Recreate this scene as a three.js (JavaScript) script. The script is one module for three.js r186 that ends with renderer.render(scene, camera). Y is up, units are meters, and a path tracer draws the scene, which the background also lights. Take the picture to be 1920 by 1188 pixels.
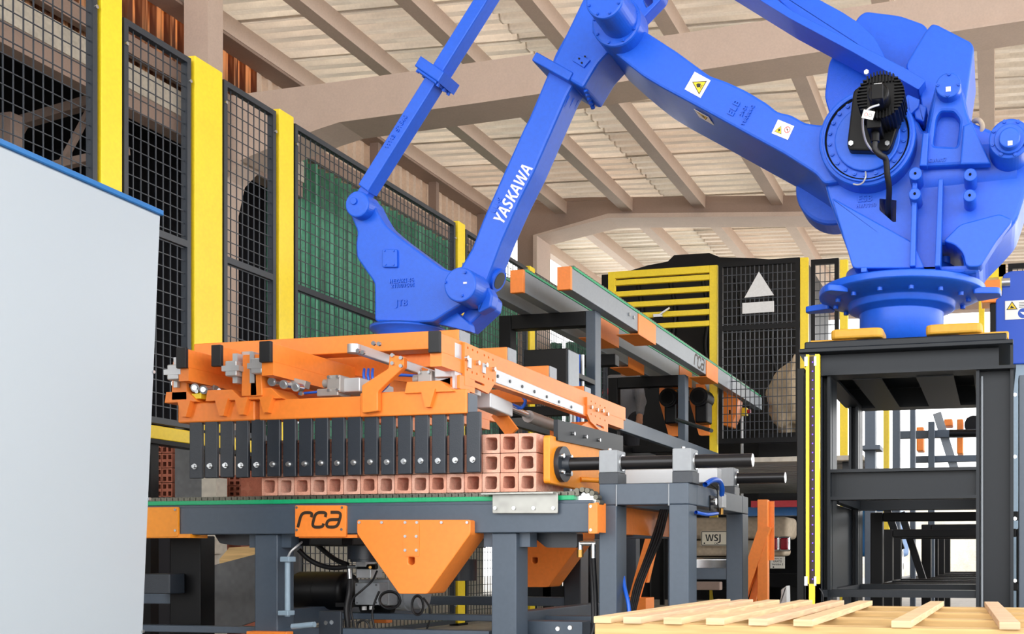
import * as THREE from 'three';
import { mergeGeometries } from 'three/addons/utils/BufferGeometryUtils.js';
import { RoundedBoxGeometry } from 'three/addons/geometries/RoundedBoxGeometry.js';
import { FontLoader } from 'three/addons/loaders/FontLoader.js';
import { TextGeometry } from 'three/addons/geometries/TextGeometry.js';
import { MarchingCubes } from 'three/addons/objects/MarchingCubes.js';

// ---------------------------------------------------------------- camera, sky, exposure
const F = 2000, CX = 1390, CY = 1046, TURN = Math.atan(478 / 2000), EYE = 0.6;
const sT = Math.sin(TURN), cT = Math.cos(TURN);
const scene = new THREE.Scene();
const camera = new THREE.PerspectiveCamera(2 * Math.atan(1046 / F) * 180 / Math.PI, 1920 / 1188, 0.05, 300);
camera.position.set(0, EYE, 0);
camera.lookAt(-sT, EYE, -cT);
camera.setViewOffset(2092 * 1920 / 1188, 2092, 2092 * 1920 / 1188 / 2 - CX, 0, 1920, 1188);
camera.updateProjectionMatrix();
// white overcast sky, the same all round
const sky = new THREE.DataTexture(new Float32Array(64 * 32 * 4).map((_, i) => 1), 64, 32, THREE.RGBAFormat, THREE.FloatType);
sky.mapping = THREE.EquirectangularReflectionMapping; sky.magFilter = THREE.LinearFilter; sky.needsUpdate = true;
scene.background = sky; scene.environment = sky;
const renderer = new THREE.WebGLRenderer({ antialias: true });
renderer.toneMapping = THREE.LinearToneMapping;
renderer.toneMappingExposure = 4.3;
renderer.shadowMap.enabled = true;

// ---------------------------------------------------------------- helpers
let seed = 7;
const rnd = () => { seed = (seed * 16807) % 2147483647; return (seed - 1) / 2147483646; };
const V = (x, y, z) => new THREE.Vector3(x, y, z);
// survey of the place: a sight line of the photograph met with a plane of the building (depth D, side x, height y)
function ray(px, py) { const a = (px - CX) / F, b = (CY - py) / F; return [a * cT - sT, b, a * sT + cT]; }
function at(px, py, D) { const r = ray(px, py), t = D / r[2]; return V(t * r[0], EYE + t * r[1], -D); }
function onX(px, py, x) { const r = ray(px, py), t = x / r[0]; return V(x, EYE + t * r[1], -t * r[2]); }
const xa = (px, D) => at(px, CY, D).x, ya = (px, py, D) => at(px, py, D).y;

const used = {};
function numbered(n) { const k = used[n] = (used[n] ?? -1) + 1; return k ? n + '_' + String(k).padStart(3, '0') : n; }
function tag(o, label, category, group, kind) { o.userData.label = label; if (category) o.userData.category = category; if (group) o.userData.group = group; if (kind) o.userData.kind = kind; return o; }
function thing(name, label, category, pos = [0, 0, 0], group, kind) {
  const o = new THREE.Group(); o.name = numbered(name); o.position.set(...pos); scene.add(o);
  return tag(o, label, category, group, kind);
}
function struct(name, label, pos = [0, 0, 0]) { return thing(name, label, name.split('_')[0], pos, null, 'structure'); }
function metres(g) {            // texture coordinates in metres, by the way each face points
  const p = g.attributes.position, n = p.count, uv = new Float32Array(n * 2);
  const a = V(), b = V(), c = V(), e = V(), f = V();
  for (let i = 0; i < n; i += 3) {
    a.fromBufferAttribute(p, i); b.fromBufferAttribute(p, i + 1); c.fromBufferAttribute(p, i + 2);
    e.subVectors(b, a); f.subVectors(c, a); e.cross(f);
    const x = Math.abs(e.x), y = Math.abs(e.y), z = Math.abs(e.z);
    for (let k = 0; k < 3; k++) {
      const X = p.getX(i + k), Y = p.getY(i + k), Z = p.getZ(i + k);
      const q = x > y && x > z ? [Z, Y] : y > z ? [X, Z] : [X, Y];
      uv[(i + k) * 2] = q[0]; uv[(i + k) * 2 + 1] = q[1];
    }
  }
  g.setAttribute('uv', new THREE.BufferAttribute(uv, 2));
  return g;
}
function clean(g) {
  g = g.index ? g.toNonIndexed() : g;
  for (const k of Object.keys(g.attributes)) if (!['position', 'normal', 'uv'].includes(k)) g.deleteAttribute(k);
  return g;
}
function origin(o) { const p = V(); for (let q = o; q && q !== scene; q = q.parent) p.add(q.position); return p; }
function solid(geoms) { return metres(mergeGeometries([geoms].flat(3).map(clean), false)); }
function mesh(name, geoms, mat) { const m = new THREE.Mesh(solid(geoms), mat); m.name = name; m.castShadow = m.receiveShadow = true; return m; }
// a part whose geometry is given in world metres; it is re-based on its parent
function part(name, geoms, mat, parent, label) {
  const m = mesh(name, geoms, mat), o = origin(parent);
  m.geometry.translate(-o.x, -o.y, -o.z); parent.add(m);
  if (label) m.userData.label = label;
  return m;
}
// a thing that is one mesh, its origin at the middle of its base
function single(name, geoms, mat, label, category, group, kind) {
  const m = mesh(name, geoms, mat); m.name = numbered(name);
  m.geometry.computeBoundingBox(); const b = m.geometry.boundingBox, p = [(b.min.x + b.max.x) / 2, b.min.y, (b.min.z + b.max.z) / 2];
  m.geometry.translate(-p[0], -p[1], -p[2]); m.position.set(...p); scene.add(m);
  return tag(m, label, category, group, kind);
}
function parts(name, geoms, mat, parent, label) { for (const g of geoms) part(name, g, mat, parent, label); }
function copyOf(o, pos, label) { const r = o.clone(); r.name = numbered(o.name.replace(/_\d{3}$/, '')); r.userData = { ...o.userData }; if (label) r.userData.label = label; r.position.set(...pos); scene.add(r); return r; }

// shapes, all in world metres; z0 is the near face given as depth D
function bx(x0, x1, y0, y1, z0, z1) { const g = new THREE.BoxGeometry(Math.abs(x1 - x0), Math.abs(y1 - y0), Math.abs(z1 - z0)); g.translate((x0 + x1) / 2, (y0 + y1) / 2, (z0 + z1) / 2); return g; }
function rbx(x0, x1, y0, y1, z0, z1, r = 0.006, seg = 2) {
  const s = [Math.abs(x1 - x0), Math.abs(y1 - y0), Math.abs(z1 - z0)], g = new RoundedBoxGeometry(...s, seg, Math.min(r, Math.min(...s) * 0.49));
  g.translate((x0 + x1) / 2, (y0 + y1) / 2, (z0 + z1) / 2); return g;
}
const toward = (g, p, q) => { const d = V().subVectors(q, p); g.applyQuaternion(new THREE.Quaternion().setFromUnitVectors(V(0, 1, 0), d.clone().normalize())); g.translate((p.x + q.x) / 2, (p.y + q.y) / 2, (p.z + q.z) / 2); return g; };
function cyl(p, q, r, seg = 20, r2 = r) { return toward(new THREE.CylinderGeometry(r2, r, p.distanceTo(q), seg), p, q); }
function bar(p, q, w, h, r = 0) {          // a box from p to q; h is its upright (or sideways, if it stands) size
  const d = V().subVectors(q, p), L = d.length(); d.normalize();
  const up = Math.abs(d.y) > 0.95 ? V(0, 0, 1) : V(0, 1, 0), side = V().crossVectors(d, up).normalize(), u = V().crossVectors(side, d);
  const g = r ? new RoundedBoxGeometry(w, h, L, 1, r) : new THREE.BoxGeometry(w, h, L);
  g.applyMatrix4(new THREE.Matrix4().makeBasis(side, u, d.clone().negate()).setPosition((p.x + q.x) / 2, (p.y + q.y) / 2, (p.z + q.z) / 2));
  return g;
}
function tube(pts, r, seg = 8, n) { return new THREE.TubeGeometry(new THREE.CatmullRomCurve3(pts), n ?? Math.max(8, pts.length * 8), r, seg, false); }
function shapeOf(pts, holes = []) {
  const s = new THREE.Shape(pts.map((p) => new THREE.Vector2(p[0], p[1])));
  for (const h of holes) s.holes.push(new THREE.Path(h.map((p) => new THREE.Vector2(p[0], p[1]))));
  return s;
}
// outline (x, y) pushed back from depth D0 to D1, edges chamfered by b
function slab(pts, D0, D1, b = 0, holes = [], seg = 2) {
  const g = new THREE.ExtrudeGeometry(shapeOf(pts, holes), { depth: D1 - D0 - 2 * b, bevelEnabled: b > 0, bevelSize: b, bevelThickness: b, bevelOffset: -b, bevelSegments: seg, steps: 1, curveSegments: 24 });
  g.translate(0, 0, -D1 + b); return g;
}
// outline given as [z, y], pushed from x0 to x1
function slabX(pts, x0, x1, b = 0, holes = []) {
  const f = (a) => a.map((p) => [-p[0], p[1]]);
  const g = new THREE.ExtrudeGeometry(shapeOf(f(pts), holes.map(f)), { depth: x1 - x0 - 2 * b, bevelEnabled: b > 0, bevelSize: b, bevelThickness: b, bevelOffset: -b, bevelSegments: 1, curveSegments: 16 });
  g.rotateY(Math.PI / 2); g.translate(x0 + b, 0, 0); return g;
}
function ring(cx, cy, R, r, D0, D1, seg = 48, b = 0) {
  const o = [], h = [];
  for (let i = 0; i < seg; i++) { const a = i / seg * 2 * Math.PI; o.push([cx + R * Math.cos(a), cy + R * Math.sin(a)]); if (r) h.push([cx + r * Math.cos(a), cy + r * Math.sin(a)]); }
  return slab(o, D0, D1, b, r ? [h] : []);
}
function round(pts, r, n = 4) {             // rounds the corners of an outline
  const out = [], m = pts.length;
  for (let i = 0; i < m; i++) {
    const p = new THREE.Vector2(...pts[i]), a = new THREE.Vector2(...pts[(i + m - 1) % m]), b = new THREE.Vector2(...pts[(i + 1) % m]);
    const q = Math.min(r, p.distanceTo(a) * 0.45, p.distanceTo(b) * 0.45);
    const s = p.clone().add(a.sub(p).setLength(q)), e = p.clone().add(b.sub(p).setLength(q));
    for (let k = 0; k <= n; k++) { const t = k / n; out.push([(1 - t) ** 2 * s.x + 2 * t * (1 - t) * p.x + t * t * e.x, (1 - t) ** 2 * s.y + 2 * t * (1 - t) * p.y + t * t * e.y]); }
  }
  return out;
}
const rect = (x0, x1, y0, y1) => [[x0, y0], [x1, y0], [x1, y1], [x0, y1]];
const outline = (list, D) => list.map(([px, py]) => { const p = at(px, py, D); return [p.x, p.y]; });
const outlineX = (list, x) => list.map(([px, py]) => { const p = onX(px, py, x); return [p.z, p.y]; });
function hexBolt(p, dir, r = 0.008, h = 0.008) { return cyl(p, p.clone().addScaledVector(dir, h), r, 6); }
const TOWARD = V(0, 0, 1), RIGHT = V(1, 0, 0), UP = V(0, 1, 0);

// ---------------------------------------------------------------- materials
function noiseGrid(n, cells) { const g = []; for (let i = 0; i < cells * cells; i++) g.push(rnd()); const s = (t) => t * t * (3 - 2 * t);
  return (u, v) => { const x = u * cells, y = v * cells, i = Math.floor(x), j = Math.floor(y), a = s(x - i), b = s(y - j), q = (k, l) => g[((l % cells + cells) % cells) * cells + ((k % cells + cells) % cells)];
    return (q(i, j) * (1 - a) + q(i + 1, j) * a) * (1 - b) + (q(i, j + 1) * (1 - a) + q(i + 1, j + 1) * a) * b; }; }
function texture(size, fn, repeat = 1, color = true) {
  const d = new Uint8Array(size * size * 4);
  for (let y = 0; y < size; y++) for (let x = 0; x < size; x++) { const c = fn(x / size, y / size), k = (y * size + x) * 4; for (let i = 0; i < 3; i++) d[k + i] = Math.max(0, Math.min(255, c[i] * 255)); d[k + 3] = 255; }
  const t = new THREE.DataTexture(d, size, size); t.wrapS = t.wrapT = THREE.RepeatWrapping; t.magFilter = THREE.LinearFilter; t.minFilter = THREE.LinearMipmapLinearFilter; t.generateMipmaps = true;
  if (color) t.colorSpace = THREE.SRGBColorSpace; t.repeat.set(...[repeat, repeat].flat().slice(0, 2)); t.needsUpdate = true; return t;
}
const n8 = noiseGrid(0, 8), n16 = noiseGrid(0, 16), n64 = noiseGrid(0, 64), n128 = noiseGrid(0, 128);
const fbm = (u, v) => 0.45 * n8(u, v) + 0.25 * n16(u, v) + 0.18 * n64(u, v) + 0.12 * n128(u, v);
const grey = (f) => (u, v) => { const k = f(u, v); return [k, k, k]; };
const T = {
  paint: texture(256, grey((u, v) => 0.96 + 0.05 * (fbm(u, v) - 0.5) + 0.03 * (n128(u, v) - 0.5)), 0.7),
  rough: texture(256, grey((u, v) => 0.75 + 0.5 * (fbm(u, v) - 0.5)), 1.1, false),
  orangePeel: texture(256, grey((u, v) => n128(u, v)), 3, false),
  concrete: texture(512, grey((u, v) => 0.88 + 0.22 * (fbm(u, v) - 0.5) + 0.06 * (n128(u * 1, v) - 0.5)), 0.35),
  wood: texture(512, (u, v) => { const g = n8(u * 0.4, v * 1) + 0.35 * n64(u * 0.15, v * 1) , l = 0.5 + 0.5 * Math.sin(60 * v + 14 * g), k = 0.86 + 0.1 * l * n16(u, v) + 0.09 * (n128(u * 0.25, v) - 0.5); return [k, k * 0.97, k * 0.92]; }, [0.6, 2.2]),
  clay: texture(512, (u, v) => { const k = 0.9 + 0.22 * (fbm(u, v) - 0.5) + 0.06 * (n128(u, v) - 0.5), w = Math.max(0, n16(u + 0.3, v) - 0.72) * 1.2; return [k + w * 0.4, k * 0.98 + w * 0.9, k * 0.96 + w * 1.0]; }, 2.1),
  sheet: texture(512, (u, v) => { const k = 0.95 + 0.06 * (n8(u * 0.25, v) - 0.5) + 0.05 * (n64(u * 0.1, v) - 0.5) + 0.04 * (n128(u, v) - 0.5); return [k, k * 0.99, k * 0.975]; }, 0.5),
  orangeGlow: texture(512, (u, v) => { const k = n16(u, v * 0.2) * 0.6 + n64(u, v * 0.1) * 0.4, w = Math.max(0, Math.min(1, (k - 0.38) * 3.2)); return [0.95 - 0.42 * w, 0.86 - 0.52 * w, 0.74 - 0.58 * w]; }, [0.8, 0.6]),  // orange streaks paint daylight glowing through the sheets
  curtain: texture(256, (u, v) => { const k = 0.8 + 0.5 * (n16(u, v * 0.15) - 0.5) + 0.15 * (n64(u, v) - 0.5); return [k * 0.9, k, k * 0.97]; }, 0.6),
  deck: texture(256, grey((u, v) => 0.8 + 0.16 * Math.sin(v * Math.PI * 2 * 24) * 0.5 + 0.12 * (n64(u * 0.1, v) - 0.5)), 1),
};
const M = {};
function paint(name, color, o = {}) { M[name] = new THREE.MeshPhysicalMaterial({ color, roughness: 0.45, metalness: 0, map: T.paint, ...o }); M[name].name = name; return M[name]; }
paint('robotBlue', 0x1c5fdc, { roughness: 0.4, clearcoat: 0.1, clearcoatRoughness: 0.2, specularIntensity: 0.7, bumpMap: T.orangePeel, bumpScale: 0.0002 });
paint('orange', 0xff9038, { roughness: 0.42 });
paint('orangeDeep', 0xf89a22, { roughness: 0.45 });
paint('amber', 0xd9a233, { roughness: 0.55 });
paint('slate', 0x4a5766, { roughness: 0.42 });
paint('slateDark', 0x2b323b, { roughness: 0.4, bumpMap: T.orangePeel, bumpScale: 0.0002 });
paint('pedestal', 0x181e25, { roughness: 0.42, specularIntensity: 0.6 });
paint('black', 0x08090c, { roughness: 0.42, specularIntensity: 0.45 });
paint('blackMatt', 0x08080a, { roughness: 0.8, specularIntensity: 0.3 });
paint('rubber', 0x1c1e21, { roughness: 0.6 });
paint('yellow', 0xffe02a, { roughness: 0.4 });
paint('green', 0x16ab72, { roughness: 0.4 });
paint('white', 0xe9ebec, { roughness: 0.5 });
paint('cabinet', 0xa9b3bb, { roughness: 0.38, map: null });
paint('cabinetBlue', 0x1e6fb4, { roughness: 0.4 });
paint('greyBlue', 0x8fa6b8, { roughness: 0.4 });
paint('railGrey', 0x8f979f, { roughness: 0.38 });
paint('cable', 0x15161a, { roughness: 0.5 });
paint('hoseBlue', 0x1c66e0, { roughness: 0.3 });
paint('greyMotor', 0x9aa0a6, { roughness: 0.45 });
paint('red', 0xc81328, { roughness: 0.4 });
paint('redLens', 0x8e0c1c, { roughness: 0.15 });
paint('beam', 0xd2bdae, { roughness: 0.75 });
paint('beamPink', 0xd9c4b6, { roughness: 0.75 });
paint('girder', 0xa08a7e, { roughness: 0.75 });
paint('sheet', 0xeee8e1, { roughness: 1, map: T.sheet, transmission: 0.5, thickness: 0 });
paint('sheetPale', 0xeee9e2, { roughness: 1, map: T.sheet, transmission: 0.5, thickness: 0 });
paint('sheetWarm', 0xece4dc, { roughness: 1, map: T.sheet, transmission: 0.5, thickness: 0 });
paint('cladding', 0xeadbcd, { roughness: 1, map: T.sheet, transmission: 0.45, thickness: 0 });
paint('glowCladding', 0xffdcb8, { roughness: 1, map: T.orangeGlow, transmission: 0.6, thickness: 0 });  // near cladding: transmitted orange glow put into the sheet colour
paint('cream', 0xd8d2c4, { roughness: 0.7, map: T.concrete });
paint('curtain', 0x6fae94, { roughness: 0.5, map: T.curtain });
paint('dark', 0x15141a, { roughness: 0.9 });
paint('floor', 0xaaa49b, { roughness: 0.75, map: T.concrete });
paint('brick', 0xeeb09a, { roughness: 0.85, map: T.clay });
paint('brickPale', 0xf2bfac, { roughness: 0.85, map: T.clay });
paint('brickDark', 0xa2604c, { roughness: 0.85, map: T.clay });
paint('wood', 0xf3d9b2, { roughness: 0.75, map: T.wood });
paint('woodPink', 0xf3d3b4, { roughness: 0.75, map: T.wood });
paint('woodStringer', 0xe3c48e, { roughness: 0.8, map: T.wood });
paint('deckGrey', 0xd2d6d8, { roughness: 0.6, map: T.deck });
paint('sack', 0xcdbba3, { roughness: 0.85, map: T.concrete });
paint('cloth', 0x74757b, { roughness: 0.9 });
paint('clothDark', 0x26272d, { roughness: 0.9 });
paint('skin', 0xb98468, { roughness: 0.6 });
paint('sheetSteel', 0x6f7173, { roughness: 0.5, metalness: 0.3, map: T.concrete });
M.steel = new THREE.MeshStandardMaterial({ color: 0xc9ccce, metalness: 0.9, roughness: 0.3, roughnessMap: T.rough });
M.alu = new THREE.MeshStandardMaterial({ color: 0xc4c7ca, metalness: 0.55, roughness: 0.45 });
M.cast = new THREE.MeshStandardMaterial({ color: 0xa9a7a4, metalness: 0.55, roughness: 0.5 });
M.chain = new THREE.MeshStandardMaterial({ color: 0x6c6a60, metalness: 0.7, roughness: 0.45 });
M.chrome = new THREE.MeshStandardMaterial({ color: 0xd7d9db, metalness: 1, roughness: 0.12 });
M.brass = new THREE.MeshStandardMaterial({ color: 0xb58a4a, metalness: 0.9, roughness: 0.35 });
M.galv = new THREE.MeshStandardMaterial({ color: 0xb8b8b2, metalness: 0.6, roughness: 0.4, map: T.concrete });
M.shaft = new THREE.MeshStandardMaterial({ color: 0x2a2a2c, metalness: 0.5, roughness: 0.28 });
M.tarp = new THREE.MeshPhysicalMaterial({ color: 0x0b0b0d, roughness: 0.5, specularIntensity: 0.5 });
M.led = new THREE.MeshStandardMaterial({ color: 0x30208a, emissive: 0x5a3cff, emissiveIntensity: 1.2 });
const font = await new FontLoader().loadAsync('fonts/droid/droid_sans_bold.typeface.json');
function lettering(str, size, depth, slant = 0) { const g = new TextGeometry(str, { font, size, depth, curveSegments: 5, bevelEnabled: false }); if (slant) g.applyMatrix4(new THREE.Matrix4().makeShear(0, 0, slant, 0, 0, 0)); g.computeBoundingBox(); const b = g.boundingBox; g.translate(-(b.min.x + b.max.x) / 2, -(b.min.y + b.max.y) / 2, 0); return g; }
// a stroked path, flat, w wide
function stroke(path, w, D0, D1) {
  const L = [], R = [], n = path.length;
  for (let i = 0; i < n; i++) {
    const a = path[Math.max(0, i - 1)], b = path[Math.min(n - 1, i + 1)], d = Math.hypot(b[0] - a[0], b[1] - a[1]) || 1, nx = -(b[1] - a[1]) / d * w / 2, ny = (b[0] - a[0]) / d * w / 2;
    L.push([path[i][0] + nx, path[i][1] + ny]); R.unshift([path[i][0] - nx, path[i][1] - ny]);
  }
  return slab([...L, ...R], D0, D1);
}
function softPath(pts, r, n = 5) { const o = [pts[0]]; for (let i = 1; i < pts.length - 1; i++) { const p = pts[i], f = (q) => { const d = Math.hypot(q[0] - p[0], q[1] - p[1]), k = Math.min(r, d * 0.48) / d; return [p[0] + (q[0] - p[0]) * k, p[1] + (q[1] - p[1]) * k]; }, a = f(pts[i - 1]), b = f(pts[i + 1]); for (let k = 0; k <= n; k++) { const t = k / n; o.push([(1 - t) ** 2 * a[0] + 2 * t * (1 - t) * p[0] + t * t * b[0], (1 - t) ** 2 * a[1] + 2 * t * (1 - t) * p[1] + t * t * b[1]]); } } o.push(pts[pts.length - 1]); return o; }
// the maker's three slanted letters, 1 wide
function logo(w, D0, D1) {
  const h = 0.285, k = 0.3, S = (p) => p.map(([x, y]) => [x + k * y - 0.045, y]), st = 0.058;
  const paths = [[[0, 0], [0, h], [0.24, h], [0.24, h - 0.09]], [[0.55, h - 0.09], [0.55, h], [0.31, h], [0.31, 0], [0.55, 0], [0.55, 0.07]], [[0.64, h], [0.88, h], [0.88, 0], [0.62, 0], [0.62, 0.145], [0.86, 0.145]]];
  return paths.map((p) => { const g = stroke(softPath(S(p), 0.1), st, 0, 0.001); g.scale(w, w, 1); return g; });
}
function canvasPanel(w, h, draw) { const c = document.createElement('canvas'); c.width = w; c.height = h; draw(c.getContext('2d'), w, h); const t = new THREE.CanvasTexture(c); t.colorSpace = THREE.SRGBColorSpace; return new THREE.MeshStandardMaterial({ map: t, roughness: 0.5 }); }
// a thin printed plate w x h, its centre at p, its print facing n with "up" along u
function plate(name, w, h, p, n, u, mat, parent, label, th = 0.0015) {
  const g = new THREE.BoxGeometry(w, h, th), side = V().crossVectors(u, n).normalize(), up = V().crossVectors(n, side);
  g.applyMatrix4(new THREE.Matrix4().makeBasis(side, up, n).setPosition(p));
  const m = new THREE.Mesh(g, mat), o = origin(parent); m.name = name; g.translate(-o.x, -o.y, -o.z); m.castShadow = m.receiveShadow = true; parent.add(m); if (label) m.userData.label = label; return m;
}

// ================================================================ THE HALL
{ const f = struct('floor', 'pale worn concrete floor of the hall'); part('slab', bx(-16, 30, -0.2, 0, 8, -80), M.floor, f); }

// roof: corrugated sheets on purlins, falling a little to the right
const ROOF = 6.55, FALL = -0.036;
{
  const c = struct('ceiling', 'corrugated beige roof sheets on pinkish purlins', [-8.4, ROOF, 0]); c.rotation.z = FALL;
  const prof = [], up = [], P = 0.225, n = 4;
  for (let i = 0; i < n; i++) for (const [u, h] of [[0, 0], [0.4, 0], [0.5, 0.085], [0.9, 0.085]]) prof.push([(i + u) * P, h]);
  prof.push([n * P + 0.03, 0]);
  for (const p of [...prof].reverse()) up.push([p[0], p[1] + 0.006]);
  const g = solid(slabX([...prof, ...up].map(([d, h]) => [-d, h]), 0, 3.42));
  const mats = [M.sheet, M.sheetWarm, M.sheet, M.sheetPale];
  for (let j = 0; j < 29; j++) for (let i = 0; i < 4; i++) {
    const D = -3.3 + j * 0.9, mat = mats[Math.floor(rnd() * 4)];
    const m = new THREE.Mesh(g, mat); m.name = 'roof_sheet'; m.position.set(-0.25 + i * 3.4, 0.012 * ((i + j) % 2), -D); m.castShadow = m.receiveShadow = true; c.add(m);
  }
  const pg = solid([bx(-0.09, 0.09, -0.2, -0.188, 0, -26.1), bx(-0.09, -0.075, -0.188, -0.012, 0, -26.1), bx(0.075, 0.09, -0.188, -0.012, 0, -26.1), bx(-0.09, 0.09, -0.012, -0.001, 0, -26.1)]);
  for (const x of [-8.25, -7, -5.85, -4.62, -3.35, -2.2, -1.1, -0.1, 1, 2.1, 3.2, 4.3]) { const m = new THREE.Mesh(pg, M.beamPink); m.name = 'purlin'; m.position.set(x + 8.4, 0, 3.3); m.castShadow = m.receiveShadow = true; c.add(m); }
}
// portal frame with the deep haunch, and the column before it
{
  const o = struct('trim_1', 'pinkish portal beam with a haunch crossing the hall under the roof');
  const low = [[2300, -10], [1920, 43], [1280, 140], [900, 196], [640, 232], [600, 245], [545, 266], [500, 284], [455, 303], [425, 335], [413, 390]], x1 = xa(413, 9.7), x0 = xa(392, 9.7);
  const pts = [...outline(low, 9.7), [x1, 0], [x0, 0], ...outline([[392, 184], [640, 152], [1280, 62], [1920, -36], [2300, -92]], 9.7)];
  part('frame', slab(pts, 9.7, 9.98), M.beam, o);
  const fl = outline(low.slice(0, 9), 9.66).map(([x, y]) => [x, y]);
  part('bottom_flange', slab([...fl, ...[...fl].reverse().map(([x, y]) => [x, y + 0.025])], 9.62, 10.06), M.beam, o);
}
{
  const o = struct('trim_2', 'pinkish hall column beside the yellow fence post'), x0 = xa(345, 9.3), x1 = xa(390, 9.3), p = onX(418, 300, x1);
  part('shaft', [bx(x0, x1, 0, 7.2, -9.3, p.z)], M.beamPink, o);
}
{
  const o = struct('trim_3', 'brown end portal beam with a haunched column before the far bay');
  const pts = [...outline([[835, 372], [1500, 366], [2000, 361], [2000, 396], [1140, 404], [1003, 441]], 16.5), [xa(1003, 16.5), 0], [xa(970, 16.5), 0], ...outline([[970, 436], [958, 418], [930, 407], [835, 405]], 16.5)];
  part('frame', slab(pts, 16.5, 16.85), M.girder, o);
  const e = outline([[2000, 396], [1140, 404], [1003, 441], [1003, 1060]], 16.4);
  part('edge_flange', stroke(e, 0.07, 16.4, 16.95), M.beamPink, o);
}
{ const o = struct('trim_4', 'brown beam closing the far end of the roof'); part('beam', bx(-8.4, 8, 5.75, 6.1, -22.6, -22.9), M.girder, o); }
// left side wall: cladding above, openings and curtains below
{
  const w = struct('wall_left', 'side wall of corrugated cladding with painted orange glow streaks under the eaves', [-8.4, 0, 0]);
  const prof = [], P = 0.19, n = 5;
  for (let i = 0; i < n; i++) for (const [u, h] of [[0, 0], [0.35, 0], [0.5, 0.06], [0.85, 0.06]]) prof.push([(i + u) * P, h]);
  prof.push([n * P, 0]);
  const pts = [...prof.map(([d, h]) => [d, h]), ...[...prof].reverse().map(([d, h]) => [d, h - 0.008])];
  const g0 = new THREE.ExtrudeGeometry(shapeOf(pts), { depth: 0.95, bevelEnabled: false }); g0.rotateX(-Math.PI / 2); g0.rotateY(Math.PI / 2); const g = solid(g0);
  for (let j = 0; j < 15; j++) { const m = new THREE.Mesh(g, j < 9 ? M.glowCladding : M.cladding); m.name = 'wall_sheet'; m.position.set(0, 5.45, -2.2 - j * 0.955); m.castShadow = m.receiveShadow = true; w.add(m); }
  part('eave_beam', bx(-8.4, -8.2, 6.3, 6.54, -2, -16.5), M.beamPink, w);
  part('eave_flange', bx(-8.4, -8.12, 6.27, 6.3, -2, -16.5), M.girder, w);
  part('girder', bx(-8.33, -8.24, 5.54, 5.72, -2, -16.5), M.girder, w);
  part('lintel', bx(-8.4, -8.2, 5.17, 5.42, -1, -11.4), M.cream, w);
  part('lintel_underside', bx(-8.4, -8.22, 4.98, 5.17, -1, -11.4), M.girder, w);
  part('low_wall', [bx(-8.6, -8.42, 0, 1.05, -11.8, -16.5)], M.cream, w);
  for (let k = 0; k < 5; k++) part('stiffener', bx(-8.33, -8.2, 5.54, 6.3, -9.9 - k * 1.55, -9.98 - k * 1.55), M.girder, w);
}
{ // the building next door, its darkness put into near-black walls
  const w = struct('wall_back', 'interior of the neighbouring shed behind the fence, its shade painted black');
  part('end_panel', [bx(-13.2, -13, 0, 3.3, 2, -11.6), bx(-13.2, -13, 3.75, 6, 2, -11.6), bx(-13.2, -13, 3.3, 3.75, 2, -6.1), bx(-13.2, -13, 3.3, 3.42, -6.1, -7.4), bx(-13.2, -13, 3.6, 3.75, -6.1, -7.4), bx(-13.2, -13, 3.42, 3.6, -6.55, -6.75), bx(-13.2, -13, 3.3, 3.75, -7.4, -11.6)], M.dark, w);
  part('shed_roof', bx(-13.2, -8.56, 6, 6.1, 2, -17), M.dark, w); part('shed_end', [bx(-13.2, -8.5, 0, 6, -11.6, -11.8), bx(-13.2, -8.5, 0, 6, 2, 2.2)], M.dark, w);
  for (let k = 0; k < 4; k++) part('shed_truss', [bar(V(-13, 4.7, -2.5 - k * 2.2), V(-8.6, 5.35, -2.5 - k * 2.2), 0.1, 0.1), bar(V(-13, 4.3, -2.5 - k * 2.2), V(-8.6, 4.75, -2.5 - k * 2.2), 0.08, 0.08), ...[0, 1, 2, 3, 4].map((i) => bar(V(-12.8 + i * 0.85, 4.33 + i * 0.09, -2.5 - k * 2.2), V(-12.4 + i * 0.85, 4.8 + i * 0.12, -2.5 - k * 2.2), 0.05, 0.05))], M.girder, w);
  part('shed_post', bx(-9.6, -9.45, 0, 5, -8.55, -8.7), M.girder, w, 'reddish steel post');
}
// green plastic curtains hanging below the cladding
for (let k = 0; k < 7; k++) {
  const z0 = -10.95 - k * 0.945, pts = [], back = [];
  for (let i = 0; i <= 38; i++) { const u = i / 38, h = 0.075 * Math.sin(u * 30 + k) + 0.03 * Math.sin(u * 71 + 2 * k); pts.push([u * 0.942, h]); back.unshift([u * 0.942, h - 0.012]); }
  const g = new THREE.ExtrudeGeometry(shapeOf([...pts, ...back]), { depth: 4.5, bevelEnabled: false, steps: 1 }); g.rotateX(-Math.PI / 2); g.rotateY(Math.PI / 2); g.translate(-8.32, 1.0, z0);
  single('plastic_curtain', g, M.curtain, 'pleated green plastic curtain hanging under the wall cladding', 'curtain', 'green curtains along the side wall');
}
for (let k = 0; k < 5; k++) {
  const pts = [], back = []; for (let i = 0; i <= 38; i++) { const u = i / 38, h = 0.06 * Math.sin(u * 29 + k) + 0.03 * Math.sin(u * 67 + 2 * k); pts.push([u * 0.97, h]); back.unshift([u * 0.97, h - 0.012]); }
  const g = new THREE.ExtrudeGeometry(shapeOf([...pts, ...back]), { depth: 4.25, bevelEnabled: false }); g.rotateX(-Math.PI / 2); g.translate(-8.2 + k * 0.98, 0.05, -17.1);
  single('plastic_curtain', g, M.curtain, 'pleated green plastic curtain hanging across the end of the fenced bay', 'curtain', 'green curtains across the bay end');
}
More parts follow.
